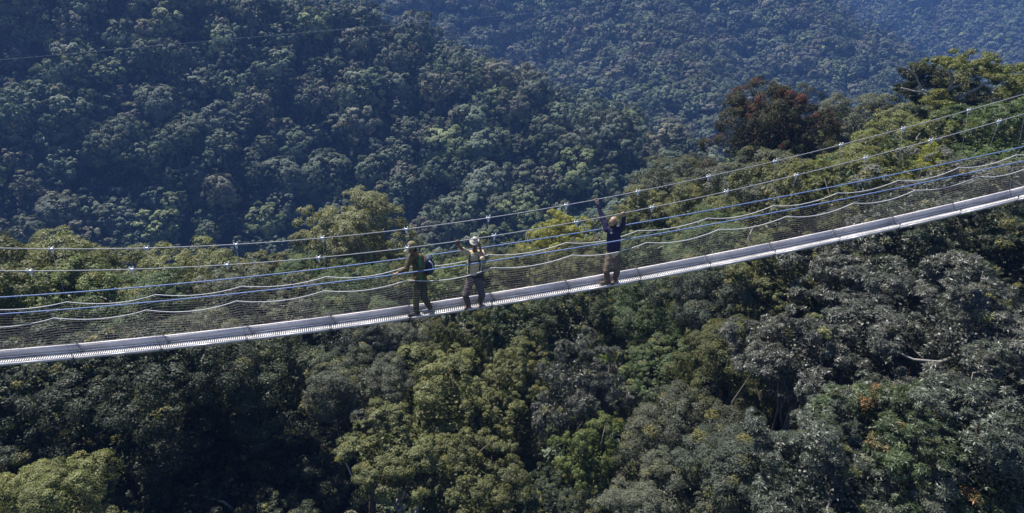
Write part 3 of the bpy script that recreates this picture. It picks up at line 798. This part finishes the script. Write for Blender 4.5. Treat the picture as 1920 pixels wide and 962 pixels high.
# deck panels, toe boards, hangers, clamps, shackles
ux_ = lambda i: (lambda d: d / np.linalg.norm(d))(bpt(i + .02, 0, 0, 0) - bpt(i - .02, 0, 0, 0))
acr = lambda i: (lambda d: d / np.linalg.norm(d))(bpt(i, 1, 1, 0) - bpt(i, -1, 1, 0))
for k in range(I0, I1):
    a, e = on(k), on(k + 1)
    m = (a + e) / 2; A, Bp = bpt(a, 0, 0, 0), bpt(e, 0, 0, 0); d = Bp - A; Ln = np.linalg.norm(d); d = d / Ln
    ac = acr(m); upv = np.cross(d, ac); ac = np.cross(upv, d); mid = bl((A + Bp) / 2)
    b = MB()
    for s_ in (-1, 1):
        b.box(mid + ac * s_ * (WD / 2 - .011) - upv * .012, d * (Ln / 2 - .006), ac * .011, upv * .026)
    ns = 40
    for j in range(ns):
        t = (j + .5) / ns - .5
        b.box(mid + d * t * Ln - upv * .010, d * .0135, ac * (WD / 2 - .024), upv * .004)
    for s_ in (-.33, 0, .33):
        b.box(mid + ac * s_ * WD * .6 - upv * .022, d * (Ln / 2 - .02), ac * .004, upv * .006)
    b.build('deck_panel', M['alu'], bridge)
    b = MB(); oy = ac * (WD / 2 + .012)
    b.box(mid + oy + upv * HT / 2, d * (Ln / 2 - .004), ac * .007, upv * (HT / 2))
    b.box(mid + oy + ac * .006 + upv * (HT + .004), d * (Ln / 2 - .004), ac * .019, upv * .0075)
    b.build('toe_board', M['board'], bridge)
for k in range(I0, I1 + 1):
    for side in (-1, 1):
        c = bpt(om(k), side, WM, hmn(om(k))); i = on(k)
        foot = bpt(i, side, WD + .035, .0 if side < 0 else HT)
        dd = ux_(om(k))
        b = MB(); b.tube([bl(c - np.array([0, 0, .07])), bl(scal(float(k), side)), bl(foot)], .0026, 5); b.build('hanger', M['wire'], bridge, True)
        b = MB(); cc = bl(c); z = np.array([0, 0, 1.])
        b.tube([cc - dd * .055, cc - dd * .045, cc + dd * .045, cc + dd * .055], [.014, .022, .022, .014], 10)
        for q in (-.035, .035):
            b.tube([cc + dd * q + z * .02, cc + dd * q + z * .055], .008, 6); b.tube([cc + dd * q + z * .04, cc + dd * q + z * .052], .014, 6)
        yv = np.cross(dd, z)
        b.box(cc - z * .055, dd * .024, yv * .005, z * .024)
        b.tube([cc - z * .09 - dd * .01, cc - z * .11, cc - z * .09 + dd * .01], .007, 6)
        b.build('cable_clamp', M['clamp'], bridge)
        # bent strap and shackle that tie deck and hanger together
        ac = acr(i); b = MB(); f0 = bl(foot)
        if side > 0:
            p = [f0 + z * .05, f0 + z * .0, f0 - ac * .035 - z * .05 + dd * .03, f0 - ac * .045 - z * .13 + dd * .07, f0 - ac * .10 - z * .158 + dd * .10, f0 - ac * .15 - z * .160 + dd * .12]
            b.tube(p, .006, 6); b.tube([f0 + z * .03 - dd * .03, f0 + z * .03 + dd * .03], .010, 6)
            b.tube([f0 + z * .06, f0 + z * .10 + dd * .008], .012, 6)
        else:
            p = [f0 + z * .16 - dd * .01, f0 + z * .06 + dd * .015, f0 + ac * .01, f0 + ac * .0 - z * .045 - dd * .01]
            b.tube(p, .006, 6); b.tube([f0 + z * .015 - dd * .035, f0 + z * .02 + dd * .035], .010, 6)
            b.tube([f0 + z * .10, f0 + z * .15 - dd * .008], .012, 6)
        b.build('shackle', M['dark_steel'], bridge, True)
    i = on(k); ac = acr(i); dd = ux_(i); z = np.array([0, 0, 1.])
    b = MB(); b.box(bl(bpt(i, 0, 0, -.055)), ac * (WD / 2 + .02), dd * .022, z * .016); b.build('cross_beam', M['dark_steel'], bridge)

# thin cable strung far across the valley in front of the hills
b = MB()
wp = [P3(x, y, d) for x, y, d in [(-500, 140, 120), (-100, 122, 130), (170, 97, 138), (600, 58, 150), (1110, 15, 165), (1500, -22, 180), (2300, -110, 210)]]
tt = np.linspace(0, len(wp) - 1, 60); wp = np.array(wp)
wq = np.stack([np.interp(tt, range(len(wp)), wp[:, j]) for j in range(3)], 1)
for _ in range(30): wq[1:-1] = (wq[:-2] + 2 * wq[1:-1] + wq[2:]) / 4
b.tube(wq, .013, 5)
tag(b.build('overhead_cable', M['far_cable']), 'thin grey cable strung across the valley in front of the hillside forest', 'cable')

# ------------------------------------------------------------------ people
M['skin_dark'] = simple('skin_dark', (.17, .085, .055), .5, var=.1)
M['skin_light'] = simple('skin_light', (.44, .26, .19), .5, var=.08)
M['navy'] = simple('navy_fleece', (.035, .035, .085), .9, var=.25, scale=30, bump=.3, bscale=90, spec=.2)
M['khaki'] = simple('khaki_shirt', (.55, .46, .30), .85, var=.12, scale=14, bump=.3, bscale=60, spec=.2)
M['taupe'] = simple('taupe_trousers', (.15, .11, .08), .9, var=.2, scale=12, bump=.3, bscale=60, spec=.2)
M['brown_jacket'] = simple('olive_brown_jacket', (.125, .095, .05), .9, var=.3, scale=9, bump=.3, bscale=50, spec=.2)
M['green_cloth'] = simple('green_cloth', (.06, .20, .09), .9, var=.2, scale=12, spec=.2)
M['dark_olive'] = simple('dark_olive_trousers', (.068, .068, .045), .9, var=.25, scale=12, bump=.3, bscale=50, spec=.2)
M['charcoal'] = simple('charcoal_purple_trousers', (.10, .080, .085), .9, var=.2, scale=12, bump=.3, bscale=50, spec=.2)
M['black_cloth'] = simple('black_nylon', (.015, .015, .020), .7, var=.2, scale=12)
M['pack_navy'] = simple('navy_backpack', (.02, .028, .07), .7, var=.2, scale=12)
M['cap'] = simple('olive_cap', (.20, .17, .08), .85, var=.15, scale=20)
M['hat'] = simple('pale_hat', (.50, .45, .38), .85, var=.12, scale=20)
M['hair'] = simple('dark_hair', (.025, .016, .012), .7, var=.3, scale=60)
M['boot_brown'] = simple('brown_boot', (.10, .06, .04), .7, var=.25, scale=20)
M['boot_grey'] = simple('grey_shoe', (.16, .17, .20), .6, var=.2, scale=20)
M['white_cloth'] = simple('white_trim', (.75, .75, .78), .7, var=.05)
M['eye'] = simple('dark_eye', (.02, .015, .012), .25, var=.1)

def V(*a): return np.array(a, float)
def nrm(v): return v / (np.linalg.norm(v) + 1e-9)
class Blob:
    """closed round pieces merged by a voxel remesh into one continuous surface"""
    def __init__(s): s.mb = MB()
    def cap(s, p0, p1, r0, r1, side=None, fx=1., fy=1.):
        p0, p1 = np.asarray(p0, float), np.asarray(p1, float)
        ax = p1 - p0; L = np.linalg.norm(ax); z = ax / L if L > 1e-6 else V(0, 0, 1)
        x = np.asarray(side, float) if side is not None else (V(1, 0, 0) if abs(z[0]) < .8 else V(0, 1, 0))
        x = nrm(x - z * np.dot(x, z)); y = np.cross(z, x); n = 14
        prof = [(-math.cos(a) * r0, math.sin(a) * r0) for a in np.linspace(.12, math.pi / 2, 5)] + [(L + math.sin(a) * r1, math.cos(a) * r1) for a in np.linspace(0, math.pi / 2 - .12, 5)]
        ang = np.arange(n) * 2 * math.pi / n; vs = []
        for h, r in prof: vs.append(p0 + z * h + r * (np.cos(ang)[:, None] * x * fx + np.sin(ang)[:, None] * y * fy))
        v = np.concatenate(vs + [[p0 - z * r0], [p1 + z * r1]]); m = len(prof); k = np.arange(n); k2 = (k + 1) % n
        q = np.concatenate([np.stack([i * n + k, i * n + k2, (i + 1) * n + k2, (i + 1) * n + k], 1) for i in range(m - 1)])
        t = np.concatenate([np.stack([np.full(n, m * n), k2, k], 1), np.stack([np.full(n, m * n + 1), (m - 1) * n + k, (m - 1) * n + k2], 1)])
        s.mb.add(v, q, t); return s
    def build(s, name, mat, parent, voxel=.010, wrinkle=0., smooth=3, seed=0):
        o = s.mb.build(name, mat)
        md = o.modifiers.new('v', 'REMESH'); md.mode = 'VOXEL'; md.voxel_size = voxel
        sm = o.modifiers.new('s', 'SMOOTH'); sm.iterations = smooth; sm.factor = .5
        dg = bpy.context.evaluated_depsgraph_get(); dg.update()
        me = bpy.data.meshes.new_from_object(o.evaluated_get(dg))
        old = o.data; o.modifiers.clear(); o.data = me; bpy.data.meshes.remove(old)
        if wrinkle:
            n = len(me.vertices); co = np.empty(n * 3, np.float32); me.vertices.foreach_get('co', co); co = co.reshape(-1, 3)
            no = np.empty(n * 3, np.float32); me.vertices.foreach_get('normal', no); no = no.reshape(-1, 3)
            w = np.array([mnoise.noise(Vector((p[0] * 9 + seed, p[1] * 9, p[2] * 16))) + .6 * mnoise.noise(Vector((p[0] * 22, p[1] * 22 + seed, p[2] * 30))) for p in co])
            co = co + no * (w * wrinkle)[:, None]
            me.vertices.foreach_set('co', co.astype(np.float32).ravel()); me.update()
        me.name = name
        me.polygons.foreach_set('use_smooth', np.ones(len(me.polygons), bool))
        if not me.materials: me.materials.append(mat)
        o.parent = parent
        return o
def ik(a, c, l1, l2, hint):
    """joint between a and c with bone lengths l1, l2, bending towards hint"""
    d = c - a; L = np.linalg.norm(d); k = max(1., L / (l1 + l2) * 1.002); l1 *= k; l2 *= k
    x = (l1 * l1 - l2 * l2 + L * L) / (2 * L); h = math.sqrt(max(0, l1 * l1 - x * x)); u = d / L
    w = hint - a; w = w - u * np.dot(w, u)
    return a + u * x + nrm(w) * h, k

def person(px, feet, spec):
    """px: photo x of the feet; joints are given as photo x, y and metres beyond the deck's centre line"""
    ii = np.linspace(-1, 13, 1401); pr = np.array([bpt(i, 0, 0, 0) for i in ii]); X, Y, _ = project(pr)
    st = float(np.interp(px, X, ii)); base = bpt(st, 0, 0, 0)
    root = empty('person', tuple(base)); tag(root, spec['label'], 'person')
    def J(x, y, dy):
        r = ray(x, y); return np.array(r) * ((base[1] + dy) / r.y) - base
    def deck(x, lat):                      # a point on the deck under photo x
        s_ = float(np.interp(x, X, ii)); return bpt(s_, 0, 0, 0) + acr(s_) * lat - base
    def cable(kind, x):
        side, w, hf, o_ = {'near_main': (-1, WM, hmn, om), 'far_main': (1, WM, hmn, om), 'near_blue': (-1, WB, hbl, lambda q: q)}[kind] if kind != 'near_net' else (0, 0, 0, 0)
        pts = np.array([bpt(o_(q), side, w, hf(o_(q))) for q in ii]); cx, _, _ = project(pts)
        s_ = float(np.interp(x, cx, ii)); p = bpt(o_(s_), side, w, hf(o_(s_))); return p - base, ux_(s_)
    G = spec['fn'](J, deck, cable)
    F = nrm(G['face']); U = nrm(G['up']); Sd = nrm(np.cross(F, U)); hc = G['head']
    ch, pv = G['chest'], G['pelvis']; shx = nrm(G['shoulder'][1] - G['shoulder'][0])
    # --- body
    b = Blob()
    b.cap(hc + U * .025 - F * .012, hc + U * .03 - F * .012, .098, .094, Sd, .80, .98)
    b.cap(hc + F * .020 - U * .01, hc - U * .075 + F * .042, .072, .040, Sd, .92, .9)
    b.cap(hc + F * .082 + U * .012, hc + F * .100 - U * .022, .010, .015, Sd)
    b.cap(hc + F * .076 - U * .052, hc + F * .078 - U * .058, .014, .014, Sd, 1.5, .7)
    for q in (-1, 1): b.cap(hc + Sd * q * .080 + U * .018, hc + Sd * q * .084 - U * .016, .020, .014, F, 1., .5)
    nb = (G['shoulder'][0] + G['shoulder'][1]) / 2
    b.cap(nb - U * .02, hc - U * .03 - F * .01, .060, .054)
    b.cap(G['shoulder'][0], G['shoulder'][1], .062, .062); b.cap(ch + (nb - ch) * .4, ch, .135, .13, shx, 1.05, .72)
    b.cap(ch, pv, .135, .135, shx, 1.02, .72)
    for s_, (sh, hint, wr) in enumerate(zip(G['shoulder'], G['elbow'], G['hand'])):
        tgt, axs, rc = wr
        back = nrm(hint - tgt); wrist = tgt + back * .115
        el, k = ik(sh, wrist, .29, .255, hint); G.setdefault('el', []).append(el); G.setdefault('wr', []).append(wrist)
        print('arm stretch', round(k, 3))
        b.cap(sh, el, .052, .040); b.cap(el, wrist, .040, .026)
        pd = nrm(tgt - wrist); ax = nrm(axs - pd * np.dot(axs, pd)); nn = np.cross(pd, ax)
        b.cap(wrist, tgt - pd * (.028 + rc), .028, .030, ax, 1.35, .62)
        gr = rc + .011
        for j, (o_, ln) in enumerate(zip((-.034, -.011, .012, .033), (.95, 1.08, 1.0, .8))):
            ce = tgt + ax * o_; prev = None
            for a in np.linspace(200, 200 - 215 * ln, 8):
                p = ce + gr * (pd * math.cos(math.radians(a)) + nn * math.sin(math.radians(a)))
                if prev is not None: b.cap(prev, p, .0092, .0086)
                prev = p
        prev = wrist + pd * .035 - ax * .03 - nn * .012
        for a in (160, 105, 55):
            p = tgt - ax * (.052) + (gr + .004) * (pd * math.cos(math.radians(a)) - nn * math.sin(math.radians(a)))
            b.cap(prev, p, .012, .010); prev = p
    for hp, kn, an in zip(G['hip'], G['knee'], G['ankle']):
        k_, kk = ik(hp, an, .43, .41, kn); G.setdefault('kn', []).append(k_); print('leg stretch', round(kk, 3))
        b.cap(hp, k_, .085, .056); b.cap(k_, an, .055, .038)
    for an, td in zip(G['ankle'], G['toe']): b.cap(an, an + nrm(td) * .09 + V(0, 0, -.05), .036, .028)
    b.build('body', spec['skin'], root, .0075, smooth=2)
    # --- clothes
    b = Blob(); top = ch + (nb - ch) * .45
    b.cap(G['shoulder'][0] - V(0, 0, .005), G['shoulder'][1] - V(0, 0, .005), .074, .074)
    b.cap(top, ch, .155, .155, shx, 1.05, .76); b.cap(ch, pv + (ch - pv) * .12, .155, .160, shx, 1.04, .80)
    b.cap(nb - U * .01, nb + U * .035, .075, .066)
    sl = spec.get('sleeve', .95)
    for sh, el, wr in zip(G['shoulder'], G['el'], G['wr']):
        b.cap(sh, el, .077, .062); 
        if sl > .5: b.cap(el, el + (wr - el) * sl, .056, .043)
    b.build(spec['top_name'], spec['top'], root, .009, wrinkle=.007, seed=px)
    b = Blob(); b.cap(pv + (ch - pv) * .22, pv - V(0, 0, .05), .150, .150, shx, 1.02, .78)
    for hp, kn, an in zip(G['hip'], G['kn'], G['ankle']):
        b.cap(hp, kn, .100, .080); b.cap(kn, an + (kn - an) * .10, .078, .066)
    b.build('trousers', spec['legs'], root, .009, wrinkle=.008, seed=px + 3)
    for an, td, mt in zip(G['ankle'], G['toe'], spec['shoes']):
        td = nrm(td); b = Blob(); z0 = an[2] - .075
        hl = V(an[0], an[1], z0) - td * .06; to = V(an[0], an[1], z0) + td * .165
        sd = np.cross(td, V(0, 0, 1))
        b.cap(hl + V(0, 0, .042), to + V(0, 0, .034), .043, .036, sd, 1.0, .9); b.cap(an + V(0, 0, .03), hl + V(0, 0, .05) + td * .03, .052, .045)
        b.cap(hl + V(0, 0, .012), to + V(0, 0, .012), .040, .040, sd, 1.05, .3)
        b.build('shoe', mt, root, .007)
    for q in (-1, 1):
        e = MB(); p = hc + F * .083 + Sd * q * .031 + U * .014; e.tube([p - F * .006, p, p + F * .005], [.004, .011, .004], 8); e.build('eye', M['eye'], root, True)
    spec['extra'](root, G, J, F, U, Sd, hc, ch, pv, shx, nb)
    return root
def belt(root, name, mat, pts, r=.016):
    b = MB(); b.tube(pts, r, 8); return b.build(name, mat, root, True)
def ellipse(c, ax, ay, n=24, a0=0, a1=360):
    return [c + ax * math.cos(math.radians(a)) + ay * math.sin(math.radians(a)) for a in np.linspace(a0, a1, n)]

# the bald bearded man with raised arms
def g_bald(J, deck, cable):
    fc, fa = cable('far_main', 1118); nc, na = cable('near_main', 1168)
    return dict(face=V(-.12, -1, -.25), up=V(.02, -.02, 1), head=J(1149.5, 416.5, -.03), chest=J(1151, 440, -.01), pevis=None, pelvis=J(1150, 470, 0),
        shoulder=[J(1137.5, 430, .03), J(1164, 430, -.03)], elbow=[J(1129, 409, .22), J(1178, 430, -.25)], hand=[(fc, fa, .0125), (nc, na, .0125)],
        hip=[J(1144, 475, 0), J(1156, 475, 0)], knee=[J(1140, 500, -.10), J(1156, 499, -.12)],
        ankle=[deck(1138, -.01) + V(0, 0, .078), deck(1153, .0) + V(0, 0, .078)], toe=[V(-.95, -.35, .0), V(-.45, -.85, 0)])
def x_bald(root, G, J, F, U, Sd, hc, ch, pv, shx, nb):
    b = Blob()
    for a in np.linspace(-75, 75, 9):
        s_, c_ = math.sin(math.radians(a)), math.cos(math.radians(a))
        b.cap(hc - U * .025 * abs(s_) + Sd * s_ * .074 + F * (c_ * .070 + .024) - U * .022, hc - U * .080 + Sd * s_ * .058 + F * (c_ * .055 + .042), .018, .026)
    b.build('beard', M['hair'], root, .006)
    b = Blob(); p = pv + (ch - pv) * .02; b.cap(p, p - V(0, 0, .07), .150, .155, shx, 1.04, .80); b.build('shirt_hem', M['khaki'], root, .009, wrinkle=.006)
    f = nrm(np.cross(shx, V(0, 0, 1))) * -1; f = f if f[1] < 0 else -f
    c = ch + f * .128 - shx * .05 + V(0, 0, .10)
    b = MB(); b.box(c, shx * .030, V(0, 0, .006), f * .004); b.box(c + V(0, 0, .018), shx * .012, V(0, 0, .010), f * .004); b.build('chest_logo', M['white_cloth'], root)
    belt(root, 'collar', M['black_cloth'], ellipse(nb + U * .045, Sd * .062, F * .058), .017)
person(1146, None, dict(label='bald bearded man in a navy fleece holding both upper cables with raised arms', skin=M['skin_light'], top=M['navy'], top_name='fleece_jacket',
    legs=M['taupe'], shoes=[M['boot_brown'], M['boot_brown']], fn=g_bald, extra=x_bald))

# the man in tan shirt and pale hat
def g_hat(J, deck, cable):
    nc, na = cable('near_main', 858)
    hc = J(890, 455.5, -.05)
    return dict(face=V(-.25, -1, -.35), up=V(.05, -.05, 1), head=hc, chest=J(890, 486, -.01), pelvis=J(889.5, 515, .02),
        shoulder=[J(877, 475, 0), J(903, 474, 0)], elbow=[J(867, 489, -.30), J(906, 492, -.28)], hand=[(nc, na, .0125), (hc + V(.10, -.06, .045), V(.2, 1, 0), .010)],
        hip=[J(883, 520, 0), J(896, 520, 0)], knee=[J(877, 545, -.12), J(901, 545, -.12)],
        ankle=[deck(878, .0) + V(0, 0, .078), deck(901, .02) + V(0, 0, .078)], toe=[V(-.3, -1, 0), V(.05, -1, 0)])
def x_hat(root, G, J, F, U, Sd, hc, ch, pv, shx, nb):
    b = Blob(); t = nrm(U + F * -.15)
    b.cap(hc + U * .060, hc + U * .100, .086, .060, Sd, 1, 1.1); b.cap(hc + U * .062, hc + U * .066 + F * .02, .022, .022)
    b.build('hat_crown', M['hat'], root, .008)
    b = MB(); c = hc + U * .070 + F * .015; n = 28
    rings = []
    for rr, h in ((.075, .004), (.095, -.004), (.112, -.018), (.112, -.023), (.095, -.010), (.075, -.003)):
        rings.append([c + Sd * rr * math.cos(a) + F * rr * 1.08 * math.sin(a) + U * (h - .010 * abs(math.sin(a)) + .016 * abs(math.cos(a))) for a in np.arange(n) * 2 * math.pi / n])
    v = np.concatenate(rings); k = np.arange(n); k2 = (k + 1) % n
    b.add(v, np.concatenate([np.stack([i * n + k, i * n + k2, ((i + 1) % 6) * n + k2, ((i + 1) % 6) * n + k], 1) for i in range(6)])); b.build('hat_brim', M['hat'], root, True)
    f = V(-shx[1], shx[0], 0); f = nrm(f if f[1] < 0 else -f); z = V(0, 0, 1)
    for q in (-1, 1):
        belt(root, 'harness_strap', M['black_cloth'], [nb + shx * q * .09 + z * .05 - f * .03, nb + shx * q * .10 + f * .085 - z * .02, ch + shx * q * .115 + f * .125 + z * .04, ch + shx * q * .13 + f * .105 - z * .10, pv + shx * q * .12 + f * .10 + z * .10], .013)
    belt(root, 'chest_strap', M['black_cloth'], [ch - shx * .125 + f * .118, ch + f * .136, ch + shx * .125 + f * .118, ch + shx * .168 + f * .03], .013)
    b = Blob(); w = pv + z * .02
    b.cap(w - shx * .13 + f * .07, w + shx * .14 + f * .07, .062, .075); b.cap(w + shx * .155 + z * .02, w + shx * .175 - z * .14, .060, .052); b.cap(w - shx * .10 - f * .10, w + shx * .10 - f * .10, .05, .05)
    b.build('waist_pack', M['black_cloth'], root, .009, wrinkle=.006)
    b = Blob(); b.cap(hc - U * .02 - F * .05, hc + U * .03 - F * .045, .072, .085, Sd, 1, .8); b.build('hair', M['hair'], root, .008)
person(889, None, dict(label='man in tan shirt and pale hat, one hand on the cable, one at the hat', skin=M['skin_dark'], top=M['khaki'], top_name='shirt', sleeve=.2,
    legs=M['charcoal'], shoes=[M['boot_brown'], M['boot_brown']], fn=g_hat, extra=x_hat))

# the man with cap and backpack, walking left
def g_cap(J, deck, cable):
    bc, ba = cable('near_blue', 740)
    net = scal(3.90, -1); rn = bpt(4.1, 0, 0, 0)
    return dict(face=V(-.85, -.45, -.30), up=V(-.25, -.05, 1), head=J(773, 466, -.04), chest=J(785, 491, 0), pelvis=J(788, 520, .02),
        shoulder=[J(775, 480, -.13), J(793, 481, .11)] if False else [J(771, 482, -.06), J(797, 484, .05)],
        elbow=[J(757, 503, -.22), J(793, 512, -.26)], hand=[(bc, ba, .0135), (J(771, 529.5, -.335), nrm(scal(3.95, -1) - scal(3.85, -1)), .0085)],
        hip=[J(784, 524, -.04), J(793, 524, .06)], knee=[J(778, 553, -.10), J(797, 552, -.02)],
        ankle=[deck(781, -.02) + V(0, 0, .078), deck(808, .03) + V(0, 0, .085)], toe=[V(-.85, -.5, 0), V(-.9, -.25, -.03)])
def x_cap(root, G, J, F, U, Sd, hc, ch, pv, shx, nb):
    b = Blob(); b.cap(hc + U * .060 - F * .012, hc + U * .080 - F * .01, .106, .100, Sd, .92, 1.08); b.build('cap', M['cap'], root, .008)
    b = Blob(); b.cap(hc + U * .050 + F * .08, hc + U * .035 + F * .155, .075, .06, Sd, 1, .14); b.build('cap_peak', M['cap'], root, .006)
    b = Blob(); b.cap(hc - U * .03 - F * .03, hc + U * .02 - F * .03, .078, .09, Sd, .95, .9); b.build('hair', M['hair'], root, .008)
    z = V(0, 0, 1); bk = nrm(V(.85, .10, 0)); cc = J(804, 497, .02)
    b = Blob(); sd = np.cross(bk, z)
    b.cap(cc + z * .12, cc - z * .12, .115, .125, bk, .85, 1.15); b.cap(cc + bk * .07 + z * .0, cc + bk * .07 - z * .10, .075, .08, bk, .8, 1.2)
    b.build('backpack', M['pack_navy'], root, .010, wrinkle=.006)
    belt(root, 'reflective_piping', M['white_cloth'], [cc + bk * .03 - sd * -.0 + V(0, -.13, 0) + z * .17, cc + bk * .085 + V(0, -.125, 0) + z * .11, cc + bk * .11 + V(0, -.12, 0) + z * .02, cc + bk * .09 + V(0, -.125, 0) - z * .06], .011)
    f = V(-.45, -.9, 0); f = nrm(f)
    b = Blob(); p = nb + V(.06, -.05, -.03)
    b.cap(ch + V(.055, -.135, .16), ch + V(.05, -.145, -.02), .042, .050, V(1, 0, 0), .8, .6); b.cap(ch + V(.05, -.145, -.02), pv + V(.03, -.145, .03), .050, .055, V(1, 0, 0), .8, .6); b.build('green_side_panel', M['green_cloth'], root, .008, wrinkle=.004)
    belt(root, 'shoulder_strap', M['black_cloth'], [nb + V(.03, -.02, .055), nb + V(-.06, -.12, .0), ch + V(-.07, -.125, .06), ch + V(.04, -.13, -.06), cc + V(-.03, -.10, -.12)], .014)
person(793, None, dict(label='man in a green cap and brown jacket walking left with a navy backpack', skin=M['skin_dark'], top=M['brown_jacket'], top_name='jacket',
    legs=M['dark_olive'], shoes=[M['black_cloth'], M['boot_grey']], fn=g_cap, extra=x_cap))

# ------------------------------------------------------------------ the valley's blue air
hz = bpy.data.materials.new('haze_air'); hz.use_nodes = True
nt = hz.node_tree; nt.nodes.remove(nt.nodes['Principled BSDF'])
pvn = nt.nodes.new('ShaderNodeVolumePrincipled')
pvn.inputs['Color'].default_value = (.12, .24, .58, 1)
pvn.inputs['Density'].default_value = .00056
pvn.inputs['Anisotropy'].default_value = .0
nt.links.new(pvn.outputs[0], nt.nodes['Material Output'].inputs['Volume'])
zlo = float(GZ.min()) - 1.5; zhi = max(12., float(GZ.max()) + 30)
print('ground z', zlo, GZ.max())
b = MB(); b.box(V((gx[0] + gx[-1]) / 2, (gy[0] + gy[-1]) / 2, (zlo + zhi) / 2), V((gx[-1] - gx[0]) / 2 + 5, 0, 0), V(0, (gy[-1] - gy[0]) / 2 + 5, 0), V(0, 0, (zhi - zlo) / 2))
tag(b.build('haze', hz), 'thin blue haze filling the valley', 'haze', kind='stuff')
